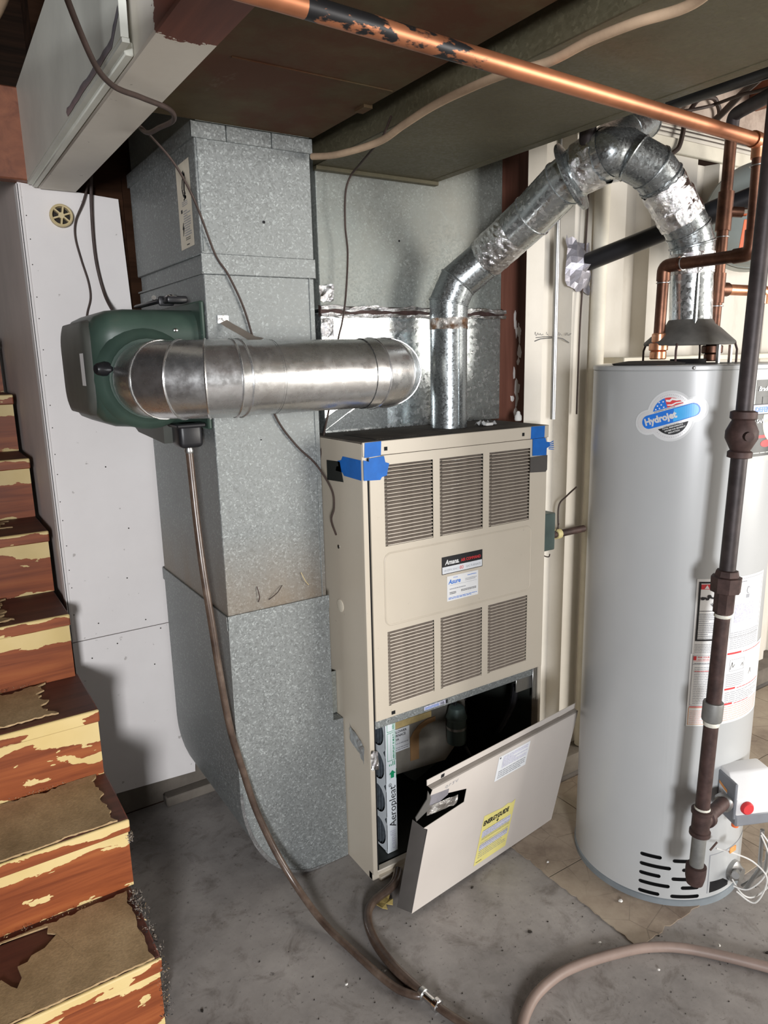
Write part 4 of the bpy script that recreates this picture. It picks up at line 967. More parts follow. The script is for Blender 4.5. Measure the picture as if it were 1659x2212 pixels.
b = MB(); b.tube([(.623, 1.560, BZ), (.98, 1.560, BZ)], BR * .975, 36, caps=False); sp2 = b.obj('straight_pipe', 'duct_sheet', t)
b = MB(); b.tube([(.625 + BR * 0, 1.560 + (BR + .001) * cos(2 * pi * k / 32), BZ + (BR + .001) * sin(2 * pi * k / 32)) for k in range(32)], .002, 6, closed=True); b.tube([(.700, 1.560, BZ), (.702, 1.560, BZ)], BR * .98, 36, caps=False); b.obj('pipe_bead', 'duct_sheet', t)
b = MB(); b.tube([(.705, 1.560, BZ), (.742, 1.560, BZ)], BR * .982, 36, caps=False); b.obj('joint_tape', 'duct_sheet', t, label='smooth joint band')
e2 = arc((.972, 1.660, BZ), (0, -1, 0), (1, 0, 0), .100, 0, 90, 3)
e2 = [Vector((.945, 1.560, BZ))] + e2[:-1] + [Vector((1.072, 1.665, BZ)), Vector((1.072, 1.829, BZ))]
gored(e2, BR, 'duct_sheet', 'elbow_gore', t, bead=.0025)
b = MB(); b.lathe([(.118, 0), (.118, .0015), (.09, .002)], (1.072, 1.8305, BZ), (0, -1, 0), 28); b.obj('wall_flange', 'duct_sheet', t)
b = MB(); P = []
pp = [(.654, 1.7060, 1.592), (.660, 1.690, 1.583), (.676, 1.660, 1.567), (.690, 1.625, 1.550), (.697, 1.590, 1.545)]
vs = []
for p in pp: p = Vector(p); vs += [p + Vector((-.009, 0, -.004)), p + Vector((.009, 0, .004))]
b.faces(vs, [(2 * i, 2 * i + 1, 2 * i + 3, 2 * i + 2) for i in range(4)]); b.obj('hanger_strap', 'strap_tan', t)

# ================================================================ flue vents
def ringbead(b, c, ax, r, th, mi=0, seg=28):
    ax = Vector(ax).normalized(); up = Vector((0, 0, 1)) if abs(ax.z) < .9 else Vector((1, 0, 0)); nx = (up - ax * up.dot(ax)).normalized(); ny = ax.cross(nx)
    b.tube([Vector(c) + nx * r * cos(2 * pi * k / seg) + ny * r * sin(2 * pi * k / seg) for k in range(seg)], th, 6, mi, closed=True)
def crinkle_tube(b, p0, p1, r, amp, seed, n=16, seg=28, mi=0):
    r_ = random.Random(seed); p0, p1 = Vector(p0), Vector(p1)
    rings = b.tube([p0.lerp(p1, k / n) for k in range(n + 1)], r, seg, mi, caps=False); ax = (p1 - p0).normalized()
    for k, R in enumerate(rings):
        for v in R:
            c = p0.lerp(p1, k / n); d = (v.co - c).normalized(); v.co += d * r_.uniform(.1, 1) * amp + ax * r_.uniform(-1, 1) * amp * .8
FR = .0545
J = Vector((1.490, 1.272, 1.970))
t = thing('furnace_flue', 'galvanized flue pipe rising from the furnace top and bending towards the tee', 'flue', (1.347, 1.715, 1.288))
F0, F1 = Vector((1.347, 1.715, 1.289)), Vector((1.347, 1.715, 1.64))
b = MB(); b.tube([F0, (1.347, 1.715, 1.60)], FR, 28, caps=False); b.obj('vertical_pipe', 'galvanized_vent', t)
b = MB(); b.box(1.342, 1.350, 1.6585, 1.6615, 1.30, 1.58); b.obj('lock_seam', 'galvanized_vent', t)
b = MB(); crinkle_tube(b, (1.347, 1.715, 1.575), (1.347, 1.715, 1.607), FR + .0008, .0015, 3, 4); b.obj('foil_wrap', 'foil_tape_old', t, label='stained foil tape wrap')
U = 1.10
Bq, Cq, Dq, Eq, Kq = Vector((1.370, 1.702, 1.706)), Vector((1.430, 1.656, 1.766)), Vector((1.463, 1.50, 1.862)), Vector((1.471, 1.400, 1.924)), Vector((1.478, 1.338, 1.951))
gored([Vector((1.347, 1.715, 1.595)), Vector((1.347, 1.715, 1.65)), Bq, Cq, Cq.lerp(Dq, .15)], FR + .001, 'galvanized_vent', 'elbow_gore', t, bead=.0028)
b = MB(); crinkle_tube(b, Cq.lerp(Dq, .06), Cq.lerp(Dq, .72), FR + .003, .003, 8, 14); b.obj('foil_wrap', 'foil_tape', t, label='crumpled foil wrap on the sloped pipe', smooth=False)
gored([Cq.lerp(Dq, .66), Dq, Eq, Kq, J], FR * U, 'galvanized_spangle', 'sloped_gore', t, bead=.003)
ax = (J - Eq).normalized()
b = MB(); b.lathe([(FR, 0), (FR + .030, .002), (FR + .033, .005), (FR + .033, .012), (FR + .029, .013), (FR - .002, .020)], Eq.lerp(Kq, .30), (Kq - Eq).normalized() + Vector((.35, 0, .05)), 36, close=False); b.obj('storm_collar', 'galvanized_vent', t, label='wide flared collar')

t = thing('heater_vent', 'galvanized vent pipe arching from the water heater hood up to the tee', 'flue', (1.742, 1.195, 1.555))
HV = Vector((1.747, 1.195, 1.552)); R2 = .0535
top = Vector((1.733, 1.197, 1.765))
b = MB(); b.tube([HV, HV.lerp(top, .98)], R2, 28, caps=False); b.obj('vertical_pipe', 'galvanized_spangle', t)
b = MB(); b.box(HV.x - .045, HV.x - .037, HV.y - .043, HV.y - .036, 1.56, 1.74); b.obj('lock_seam', 'galvanized_vent', t)
b = MB(); crinkle_tube(b, HV.lerp(top, .66), HV.lerp(top, .90), R2 + .001, .002, 12, 6); b.obj('foil_wrap', 'foil_tape', t, label='foil wrap below the lower elbow', smooth=False)
q1 = Vector((1.717, 1.200, 1.800)); q2 = Vector((1.690, 1.205, 1.832)); q3 = Vector((1.620, 1.218, 1.912))
gored([HV.lerp(top, .95), top, q1, q2], R2 + .001, 'galvanized_vent', 'elbow_gore', t, bead=.0032)
b = MB(); crinkle_tube(b, q2 - (q3 - q2) * .08, q3 + (q2 - q3) * .10, R2 + .0015, .004, 17, 12); b.obj('foil_wrap', 'foil_tape', t, label='shiny foil wrap on the sloped part', smooth=False)
q4 = Vector((1.590, 1.224, 1.938)); q5 = Vector((1.545, 1.240, 1.957)); q6 = J + Vector((.055, -.012, .001))
gored([q3 + (q2 - q3) * .12, q3, q4, q5, q6], R2 + .001, 'galvanized_vent', 'elbow_gore', t, bead=.0032)

t = thing('vent_tee', 'dark galvanized tee joining both flue pipes under the supply duct', 'flue', J)
R3 = .058
b = MB(); b.tube([J + Vector((.055, -.012, .001)), J], R3, 28); bmesh.ops.create_uvsphere(b.bm, u_segments=24, v_segments=14, radius=R3, matrix=Matrix.Translation(J)); b.obj('body', 'galvanized_vent', t)
b = MB(); crinkle_tube(b, Kq - ax * .004, J - ax * .018, FR + .007, .004, 23, 5); b.obj('foil_wrap', 'foil_tape', t, label='foil tape sleeve on the tee', smooth=False)
r0, r1, r2, r3 = J + Vector((.02, .03, .01)), Vector((1.745, 1.45, 2.085)), Vector((1.86, 1.475, 2.15)), Vector((1.92, 1.485, 2.22))
gored([r0, r1, r2, r3, Vector((1.93, 1.485, 2.72))], .0575, 'galvanized_vent', 'riser_pipe', t, bead=.003)
b = MB(); b.prism([(1.44, 1.895), (1.70, 1.955), (1.70, 1.960), (1.44, 1.901)], 'y', 1.345, 1.42); b.obj('support_plate', 'sticker_clear', t)
b = MB(); b.lathe([(.02, 0), (.02, .05), (.016, .052)], (1.446, 1.30, 1.985), (0, 0, 1), 14); b.obj('test_plug', 'black_pipe', t)

# ================================================================ water heater
HC = Vector((1.73, 1.19, 0)); HRAD = .234; HTOP = 1.4655
cylf = lambda u, v, h: Vector((HC.x + (HRAD + h) * cos(u / HRAD), HC.y + (HRAD + h) * sin(u / HRAD), v))   # u = arc length
ang = lambda d: radians(d) * HRAD
t = heater = thing('water_heater', 'tall grey cylindrical gas water heater with a round striped sticker', 'water heater', (1.73, 1.19, 0))
b = MB(); b.lathe([(HRAD - .02, .021), (HRAD, .021), (HRAD, 1.4515), (HRAD - .0015, 1.453), (HRAD + .0012, 1.4545), (HRAD + .0012, HTOP - .003), (HRAD - .002, HTOP), (HRAD - .02, HTOP)], HC, (0, 0, 1), 128)
tank = b.obj('tank_jacket', 'heater_grey', t, angle=30)
# air intake slots and burner opening are cut through the jacket
cut = MB()
def slot(z, a0, a1, half=.0056):
    poly = []; u0, u1 = ang(a0) + half, ang(a1) - half
    for k in range(7): a = radians(90 + 30 * k); poly.append((u0 + half * cos(a), z + half * sin(a)))
    n = 6
    for k in range(1, n): poly.append((u0 + (u1 - u0) * k / n, z - half))
    for k in range(7): a = radians(-90 + 30 * k); poly.append((u1 + half * cos(a), z + half * sin(a)))
    for k in range(1, n): poly.append((u1 - (u1 - u0) * k / n, z + half))
    m = len(poly); vs = [cylf(u, v, .01) for u, v in poly] + [cylf(u, v, -.012) for u, v in poly]
    return vs, [tuple(range(m)), tuple(range(2 * m - 1, m - 1, -1))] + [(i, m + i, m + (i + 1) % m, (i + 1) % m) for i in range(m)]
rows_s = [(.146, -154, -140.2), (.1165, -154, -134), (.088, -154, -140.2), (.060, -154, -134), (.031, -154, -140.2), (.142, -133.4, -114.5), (.1145, -127, -114.5), (.0855, -133.4, -114.5), (.0585, -127, -114.5), (.031, -133.4, -114)]
for z, a0, a1 in rows_s: cut.faces(*slot(z, a0, a1))
bmesh.ops.triangulate(cut.bm, faces=cut.bm.faces[:]); bmesh.ops.recalc_face_normals(cut.bm, faces=cut.bm.faces[:])
cme = bpy.data.meshes.new('cut'); cut.bm.to_mesh(cme); cut.bm.free(); cme.materials.append(MATS['black_gap']); cob = bpy.data.objects.new('cut', cme); COL.objects.link(cob)
tank.data.materials.append(MATS['black_gap'])
for v in cme.vertices: v.co = v.co - heater.location + heater.location
md = tank.modifiers.new('slots', 'BOOLEAN'); md.operation = 'DIFFERENCE'; md.object = cob; md.solver = 'EXACT'; md.material_mode = 'TRANSFER'
bpy.context.view_layer.update()
dg = bpy.context.evaluated_depsgraph_get(); nm = bpy.data.meshes.new_from_object(tank.evaluated_get(dg)); tank.modifiers.remove(md); tank.data = nm
bpy.data.objects.remove(cob); bpy.data.meshes.remove(cme)
b = MB(); b.lathe([(HRAD - .03, 0), (HRAD + .003, 0), (HRAD + .003, .018), (HRAD - .001, .0205), (HRAD - .03, .0205)], HC, (0, 0, 1), 96); b.obj('base_ring', 'heater_base', t)
b = MB(); b.lathe([(.001, HTOP - .012), (HRAD - .003, HTOP - .012), (HRAD - .003, HTOP - .001), (.09, HTOP + .001), (.001, HTOP + .001)], HC, (0, 0, 1), 64, close=False); b.obj('top_cap', 'heater_base', t)
b = MB(); b.lathe([(.085, 0), (.09, .004), (.05, .010)], (1.60, 1.21, HTOP), (0, 0, 1), 26); b.obj('insulation_pad', 'heater_top_dark', t)
b = MB(); b.lathe([(.004, 0), (.004, .004), (.002, .005)], cylf(ang(-141), 1.459, 0), (cos(radians(-141)), sin(radians(-141)), 0), 10); b.obj('rim_screw', 'steel', t)
# draft hood on four legs
b = MB(); b.lathe([(.112, 1.513), (.114, 1.517), (.112, 1.522), (.075, 1.556), (.060, 1.567), (.0545, 1.578), (.053, 1.578), (.058, 1.565), (.072, 1.553), (.108, 1.519)], (1.745, 1.195, 0), (0, 0, 1), 36, close=False); hd = b.obj('draft_hood', 'dusty_hood', t)
for k in range(4):
    a = radians(20 + 90 * k); c_, s_ = cos(a), sin(a)
    b = MB(); b.tube([(1.745 + .112 * c_, 1.195 + .112 * s_, 1.517), (1.745 + .118 * c_, 1.195 + .118 * s_, 1.50), (1.745 + .118 * c_, 1.195 + .118 * s_, HTOP + .001)], .0028, 8); b.obj('hood_leg', 'rust_pipe', t)
b = MB(); b.lathe([(.045, HTOP), (.045, HTOP + .012), (.043, HTOP + .012), (.043, HTOP)], (1.745, 1.195, 0), (0, 0, 1), 24, close=False); b.obj('flue_outlet', 'black_gap', t)
b = MB(); b.box(1.716, 1.724, 1.09, 1.097, HTOP, 1.512); b.box(1.80, 1.808, 1.11, 1.117, HTOP, 1.512); b.obj('baffle_hanger', 'steel', t)
# round brand sticker
P = Print(); uc, vc = ang(-152.0), 1.346; S = 1.0
TIL = 18; c_, s_ = cos(radians(TIL)), sin(radians(TIL))
def rot2(pts): return [(uc + x * c_ - y * s_, vc + x * s_ + y * c_) for x, y in pts]
def caps_(hl, r, k=10): return [(hl + r * cos(radians(-90 + 180 * i / k)), r * sin(radians(-90 + 180 * i / k))) for i in range(k + 1)] + [(-hl + r * cos(radians(90 + 180 * i / k)), r * sin(radians(90 + 180 * i / k))) for i in range(k + 1)]
P.ellipse(uc, vc, .0555, .0610, 'sticker_clear', 0, k=40); P.poly(rot2(caps_(.056, .0305)), 'sticker_clear', 0.5)
P.ellipse(uc, vc, .0500, .0560, 'sticker_silver', 1, k=40); P.poly(rot2(caps_(.055, .0255)), 'sticker_silver', 1.5)
def seg(a0, a1, rx, ry, off): 
    pts = [(rx * cos(radians(a0 + (a1 - a0) * i / 20)), ry * sin(radians(a0 + (a1 - a0) * i / 20))) for i in range(21)]
    return rot2([(x, y) for x, y in pts])
P.poly(seg(150, 92, .041, .045, 0) + rot2([(-.0015, .0215)]) + rot2([(-.036, .0215)]), 'ink_blue', 2)
P.poly(seg(92, 30, .041, .045, 0) + rot2([(.036, .0215), (-.0015, .0215)]), 'ink_red', 2)
for q in ((-.028, .025), (-.019, .025), (-.009, .025), (-.022, .032), (-.013, .032), (-.016, .039), (-.007, .038)):
    x, y = rot2([q])[0]; P.poly([(x + (.0026 if i % 2 == 0 else .0011) * cos(radians(90 + 36 * i)), y + (.0026 if i % 2 == 0 else .0011) * sin(radians(90 + 36 * i))) for i in range(10)], 'paper_label', 3)
P.poly(rot2([(.0, .036), (.008, .033), (.014, .036), (.022, .032), (.032, .030), (.030, .034), (.022, .037), (.014, .041), (.008, .038), (0, .041)]), 'paper_label', 3)
P.poly(rot2([(.0, .026), (.010, .023), (.02, .0255), (.036, .0235), (.034, .0265), (.02, .0285), (.010, .0265), (0, .029)]), 'paper_label', 3)
P.poly(seg(-150, -30, .041, .045, 0), 'ink_black', 2)
for k, (t_, y_, x_) in enumerate((('TOTAL PERFORMANCE', -.0275, -.026), ('SYSTEM FOR SEDIMENT', -.0335, -.022), ('REDUCTION', -.0395, -.015))):
    x, y = rot2([(x_, y_)])[0]; P.text(t_, x, y, .0046, 'paper_label', 3, rot=TIL, bold=.0001)
P.poly(rot2(caps_(.052, .0165)), 'ink_blue', 2.5); P.poly(rot2(caps_(.050, .0145)[:11] + [(.012, .0145), (.002, -.0145)]), 'ink_skyblue', 3)
x, y = rot2([(-.062, -.006)])[0]; P.text('Hydrojet', x, y, .0225, 'sticker_silver', 4, rot=TIL, bold=.0011, sx=.92)
x, y = rot2([(-.033, .0180)])[0]; P.text('EQUIPPED WITH THE', x, y, .0034, 'ink_black', 3, rot=TIL, sx=1.5)
x, y = rot2([(-.022, -.0225)])[0]; P.text('THE ORIGINAL', x, y, .0034, 'ink_black', 3, rot=TIL, sx=1.6)
for k in range(15):
    a = 122 - k * 5.2; P.poly([(uc + .0455 * cos(radians(a)) - .0008, vc + .0508 * sin(radians(a)) - .0010), (uc + .0455 * cos(radians(a)) + .0010, vc + .0508 * sin(radians(a)) - .0006), (uc + .0455 * cos(radians(a)) + .0004, vc + .0508 * sin(radians(a)) + .0014)], 'ink_grey', 2)
    a = -128 + k * 6.4; P.poly([(uc + .0455 * cos(radians(a)) - .0008, vc + .0508 * sin(radians(a)) - .0010), (uc + .0455 * cos(radians(a)) + .0010, vc + .0508 * sin(radians(a)) - .0006), (uc + .0455 * cos(radians(a)) + .0004, vc + .0508 * sin(radians(a)) + .0014)], 'ink_grey', 2)
P.build('brand_sticker', tank, cylf, cut=.005, label='round red white and blue sticker with a blue banner')
# tall black brand label at the right
P = Print(); a0, a1 = ang(-105.6), ang(-58); P.rect(a0, 1.232, a1, 1.440, 'label_rim', 0); P.rect(a0 + .010, 1.245, a1 - .010, 1.428, 'label_black', 1)
P.ellipse(a0 + .085, 1.330, .045, .052, 'label_cream', 2, k=30); P.rect(a0 + .032, 1.352, a0 + .12, 1.388, 'label_black', 3); P.text('Bradford White', a0 + .016, 1.402, .015, 'paper_label', 4, bold=.0004, shear=.2)
P.rect(a0 + .002, 1.346, a1 - .01, 1.371, 'ink_lilac', 5); P.frame(a0 + .002, 1.346, a1 - .01, 1.371, .002, 'ink_black', 6); P.text('DEFENDER', a0 + .010, 1.352, .017, 'ink_blue', 6, bold=.0007); P.text('SAFETY SYSTEM', a0 + .018, 1.326, .013, 'paper_label', 4, bold=.0003)
P.rect(a0 + .011, 1.289, a1 - .011, 1.296, 'ink_red', 2); P.ellipse(a0 + .06, 1.275, .022, .009, 'ink_red', 2); P.lines(a0 + .016, 1.252, a1 - .016, 1.257, 1, 'label_rim', 2)
P.build('brand_label', tank, cylf, cut=.006, label='black brand label with pale lettering')
# warning labels
P = Print(); a0, a1 = ang(-131.0), ang(-77.5); m_ = ang(-108.6)
P.rect(a0, .746, a1, .944, 'paper_label', 0); P.frame(ang(-129.6), .780, ang(-110.2), .937, .0048, 'ink_black', 1); x0 = ang(-128.3); P.rect(x0, .917, ang(-111.6), .930, 'ink_red', 2)
P.poly([(x0 + .008, .9185), (x0 + .020, .9185), (x0 + .014, .9285)], 'paper_label', 3); P.text('DANGER', x0 + .024, .9192, .0105, 'paper_label', 3, bold=.0005, sx=.9)
P.rect(x0 - .003, .8590, ang(-111.4), .8605, 'ink_black', 1)
P.stroke([(x0 + .004, .893), (x0 + .012, .895), (x0 + .018, .889), (x0 + .022, .899), (x0 + .03, .893), (x0 + .04, .897), (x0 + .05, .896)], .0045, 'ink_black', 2); P.ellipse(x0 + .006, .893, .005, .0045, 'ink_black', 2, k=12); P.ellipse(x0 + .022, .898, .005, .005, 'ink_black', 2, k=12)
for k in range(7): P.stroke([(x0 + .034, .870), (x0 + .026 + .0035 * k, .879 + .002 * (k % 3))], .0014, 'ink_black', 2)
P.lines(x0 + .001, .787, ang(-112), .856, 14, 'ink_grey', 2, fill=.4, seed=12); P.lines(ang(-129.4), .749, ang(-111), .774, 6, 'ink_grey', 1, fill=.35, seed=13)
P.frame(ang(-107.5), .782, a1 - .006, .938, .0012, 'ink_grey', 1); P.rect(ang(-105), .822, ang(-88), .872, 'ink_lilac', 1); P.lines(ang(-107), .752, ang(-80), .800, 9, 'ink_grey', 1, fill=.3, seed=14); P.lines(ang(-106), .928, ang(-80), .934, 1, 'ink_grey', 1, seed=15)
P.ellipse(ang(-95), .905, .006, .010, 'ink_grey', 1, k=14); P.ellipse(ang(-95), .905, .004, .007, 'paper_label', 2, k=14); P.rect(ang(-96.6), .884, ang(-93.6), .894, 'ink_grey', 1)
P.build('warning_label', tank, cylf, cut=.006, label='white danger label with red and black print')
P = Print(); a0, a1 = ang(-131.6), ang(-66.0)
P.rect(a0, .545, a1, .7455, 'paper_label', 0); P.frame(ang(-130.2), .603, ang(-108.9), .741, .0011, 'ink_grey', 1); P.rect(ang(-130.2), .716, ang(-108.9), .717, 'ink_grey', 1)
P.rect(ang(-129.8), .728, ang(-128), .739, 'ink_red', 1); P.rect(ang(-111.2), .728, ang(-109.4), .739, 'ink_red', 1); P.text('FOR YOUR SAFETY', ang(-127.2), .734, .0058, 'ink_red', 1, bold=.0001, sx=1.05); P.text('READ BEFORE OPERATING', ang(-127.2), .728, .0046, 'ink_red', 1, sx=1.0); P.rect(ang(-129.8), .7255, ang(-109.4), .7262, 'ink_red', 1); P.lines(ang(-129), .718, ang(-111), .724, 1, 'ink_grey', 1, seed=4)
P.lines(ang(-128.6), .608, ang(-110.4), .712, 22, 'ink_grey', 1, fill=.35, seed=21); P.lines(ang(-128.6), .697, ang(-118), .701, 1, 'ink_red', 2, seed=3); P.rect(ang(-130.2), .598, ang(-108.5), .6005, 'ink_red', 1); P.frame(ang(-130.6), .549, ang(-108.9), .597, .0011, 'ink_orange', 1); P.lines(ang(-129.6), .553, ang(-112), .592, 7, 'ink_pink', 1, fill=.4, seed=22)
for z, e in ((.740, -96.5), (.642, -99.5), (.600, -101)): P.rect(ang(-108), z - .003, ang(e), z + .002, 'ink_red', 1); P.lines(ang(e) + .006, z - .003, a1 - .02, z + .001, 1, 'ink_red', 1, seed=int(z * 1000))
P.frame(ang(-105.5), .690, ang(-93), .722, .0010, 'ink_grey', 1); P.stroke([(ang(-105), .695), (ang(-103.5), .715), (ang(-103), .700), (ang(-101.5), .708)], .0012, 'ink_black', 2); P.stroke([(ang(-96), .70), (ang(-94.5), .708), (ang(-94), .698)], .0012, 'ink_black', 2); P.stroke([(ang(-87), .668), (ang(-85.4), .684), (ang(-84.6), .670)], .0014, 'ink_black', 2)
P.lines(ang(-107.5), .648, ang(-92), .686, 7, 'ink_grey', 1, fill=.3, seed=23); P.lines(ang(-107.5), .603, ang(-70), .636, 6, 'ink_grey', 1, fill=.3, seed=24); P.lines(ang(-107.5), .552, ang(-70), .596, 7, 'ink_pink', 1, fill=.5, seed=25)
P.build('operating_label', tank, cylf, cut=.006, label='white operating label with red headings')
# burner access door
b = MB(); P = Print(); P.rect(ang(-108.2), .034, ang(-62), .154, 'ink_grey', 0); P.rect(ang(-107.8), .0352, ang(-62.4), .1528, 'heater_grey', 1); P.poly([(ang(-106.6), .0352), (ang(-89), .0352), (ang(-89), .048), (ang(-95), .066), (ang(-106.6), .070)], 'black_gap', 2)
P.build('burner_door', tank, cylf, cut=.006, label='burner access door with an open corner'); b.bm.free()
b = MB(); b.lathe([(.030, 0), (.030, .012), (.022, .02), (.018, .03)], cylf(ang(-85), .075, 0), (cos(radians(-85)), sin(radians(-85)), 0), 16); b.lathe([(.010, 0), (.010, .03)], cylf(ang(-88), .085, .02), (-.8, -.4, .3), 10); b.obj('sight_glass', 'steel', t)
gd = Vector((cos(radians(-95)), sin(radians(-95)), 0))
# gas control valve box
GM = Matrix.Translation((1.716, .962, .290)) @ Matrix.Rotation(radians(-24), 4, 'Z') @ Matrix.Diagonal((.74, .62, .70, 1))
b = MB(); b.prism([(-.150, .045), (-.150, .110), (-.085, .190), (.0, .190), (.0, .045)], 'x', -.062, .098, 0)
for v in b.bm.verts: v.co = GM @ v.co
bmesh.ops.bevel(b.bm, geom=b.bm.edges[:], offset=.006, segments=2, affect='EDGES', profile=.5)
gc = b.obj('gas_control', 'gas_control_white', t, label='white gas control box with red button')
b = MB(); b.box(-.068, -.058, -.146, 0, .03, .175, bev=.003, mat=GM); b.box(-.06, .09, -.15, -.02, .0, .05, bev=.006, mat=GM); b.obj('side_cover', 'gas_control_grey', gc)
P = Print(); P.rect(.02, .085, .075, .135, 'paper_white', 0); P.rect(.02, .126, .075, .138, 'ink_orange', 1); P.lines(.024, .09, .07, .122, 5, 'ink_grey', 1, seed=5); P.build('caution_label', gc, lambda u, v, h: GM @ Vector((-.068 - h, -.115 + u, v - (.075 - u) * .25)))
b = MB(); b.lathe([(.017, 0), (.017, .006), (.014, .010)], GM @ Vector((-.025, -.152, .080)), GM.to_3x3() @ Vector((0, -1, 0)), 20); b.obj('red_button', 'ink_red', gc)
b = MB(); b.lathe([(.009, 0), (.009, .02)], GM @ Vector((-.03, -.10, .0)), (0, 0, -1), 10); b.obj('pilot_fitting', 'orange_handle', gc)
b = MB(); b.lathe([(.024, 0), (.024, .010), (.019, .016)], (1.630, .925, .352), (-1, -.1, .05), 18); b.obj('inlet_nut', 'steel', gc)
b = MB()
for k, pts in enumerate(([(1.70, .86, .265), (1.715, .84, .20), (1.735, .86, .12), (1.72, .89, .07), (1.70, .92, .07)], [(1.71, .865, .265), (1.74, .83, .19), (1.76, .85, .10), (1.74, .88, .045), (1.715, .90, .05), (1.71, .93, .08)], [(1.62, .93, .215), (1.66, .90, .20), (1.70, .87, .175), (1.735, .85, .12), (1.725, .87, .04), (1.70, .91, .06)])):
    b.tube(spline(pts, 8), .0022, 6, 0)
b.obj('burner_wiring', 'wire_white', gc)
b = MB(); b.tube([(1.715, .865, .27), (1.72, .865, .15), (1.725, .90, .06)], .0055, 8); b.tube([(1.745, .86, .27), (1.75, .865, .13), (1.745, .92, .05)], .004, 8); b.obj('burner_tube', 'steel', gc)
b = MB(); b.box(1.640, 1.668, .903, .907, .205, .222, bev=.002); b.obj('wire_tag', 'ink_orange', gc)
b = MB(); b.prism([(.0, 0), (.03, .012), (.036, .006), (.006, -.006)], 'y', .0, .0015, 0, mat=Matrix.Translation((1.60, .936, .215))); b.obj('igniter_lead', 'rust_pipe', gc)

# gas supply riser in front of the heater
t = thing('gas_pipe', 'dark iron gas pipe standing in front of the water heater, tee near floor', 'pipe', (1.486, .9, .2))
gp = lambda z: Vector((1.484 + (z - .22) * .0385, .9, z))
b = MB(); b.tube([gp(1.33), gp(2.6)], .0178, 18); b.obj('upper_pipe', 'black_pipe', t)
b = MB(); b.tube([gp(.955), gp(1.29)], .0178, 18); b.obj('middle_pipe', 'black_pipe', t)
b = MB(); b.tube([gp(.385), gp(.95)], .0172, 18); b.obj('lower_pipe', 'rust_pipe', t)
b = MB(); b.tube([gp(.235), gp(.345)], .0172, 18); b.obj('drip_leg', 'grey_fitting', t)
gax = (gp(1) - gp(0)).normalized()
b = MB(); b.lathe([(.020, -.052), (.026, -.050), (.026, -.038), (.021, -.034), (.024, -.028), (.034, -.008), (.034, .008), (.026, .026), (.023, .032), (.028, .036), (.028, .050), (.021, .053)], gp(1.315), gax, 20); un = b.obj('gas_cock', 'rust_pipe', t)
b = MB(); b.lathe([(.010, 0), (.010, .014)], gp(1.315) + Vector((-.02, -.024, 0)), (-.6, -.8, 0), 12); b.obj('cock_stem', 'rust_pipe', un)
b = MB(); b.lathe([(.023, 0), (.023, .045), (.024, .047), (.033, .050), (.034, .085), (.027, .087), (.024, .10), (.018, .102)], gp(.905), gax, 8); b.obj('union', 'rust_pipe', t)
b = MB(); b.lathe([(.0178, 0), (.0195, .003), (.0178, .008)], gp(.893), gax, 16, close=False); b.obj('dope_ring', 'pipe_dope', t)
b = MB(); b.lathe([(.0225, 0), (.0235, .003), (.0235, .044), (.0225, .047)], gp(.635), gax, 18); b.obj('coupling', 'grey_fitting', t)
b = MB(); b.lathe([(.0178, 0), (.019, .004), (.0178, .010)], gp(.622), gax, 16, close=False); b.obj('dope_ring', 'pipe_dope', t)
T0 = gp(.365)
b = MB(); b.lathe([(.020, -.036), (.025, -.034), (.025, -.024), (.0215, -.022), (.0215, .022), (.025, .024), (.025, .034), (.020, .036)], T0, gax, 20); b.lathe([(.0205, 0), (.0205, .022), (.025, .024), (.025, .036), (.018, .037)], T0, (1, .13, -.06), 20); b.obj('tee', 'rust_pipe', t)
b = MB(); b.tube([T0 + Vector((.034, .004, -.002)), T0 + Vector((.140, .022, -.009))], .0165, 16); b.obj('branch_pipe', 'rust_pipe', t)
b = MB(); b.lathe([(.0178, 0), (.019, .003), (.0178, .008)], gp(.398), gax, 16, close=False); b.obj('dope_ring', 'pipe_dope', t)
b = MB(); b.lathe([(.012, -.036), (.020, -.030), (.0235, -.014), (.0245, 0), (.0245, .018), (.018, .020)], gp(.226), gax, 18); b.obj('end_cap', 'rust_pipe', t)

# ================================================================ copper water lines
def nut(b, c, ax, r, l, mi=0): b.lathe([(r * .85, 0), (r, l * .12), (r, l * .88), (r * .85, l)], c, ax, 16, mi)
t = thing('hot_water_line', 'bright copper pipe crossing overhead and dropping to the left heater nipple', 'pipe', (1.655, 1.22, 1.468))
b = MB(); b.tube([(-.75, .912, 1.9535), (.467, .938, 1.951), (1.640, .990, 1.9505)], .0145, 16); b.obj('overhead_pipe', 'copper_flux', t)
b = MB(); b.tube(fillet([(1.625, .989, 1.951), (1.656, .990, 1.950), (1.656, .990, 1.915)], .022), .0175, 16); b.obj('elbow', 'copper_bright', t)
b = MB(); b.tube([(1.656, .990, 1.93), (1.656, .990, 1.735)], .0145, 16); b.obj('drop_pipe', 'copper_dark', t)
b = MB(); b.tube(fillet([(1.656, .990, 1.765), (1.655, .990, 1.713), (1.655, 1.03, 1.712)], .03), .0172, 16); b.obj('elbow', 'copper_dark', t)
b = MB(); b.tube([(1.655, 1.02, 1.712), (1.656, 1.19, 1.712)], .0145, 16); b.obj('cross_pipe', 'copper_dark', t)
b = MB(); b.tube(fillet([(1.656, 1.175, 1.712), (1.656, 1.22, 1.711), (1.656, 1.22, 1.675)], .03), .0172, 16); b.obj('elbow', 'copper_dark', t)
b = MB(); b.tube([(1.656, 1.22, 1.69), (1.652, 1.22, 1.54)], .0145, 16); b.obj('riser_pipe', 'copper_dark', t)
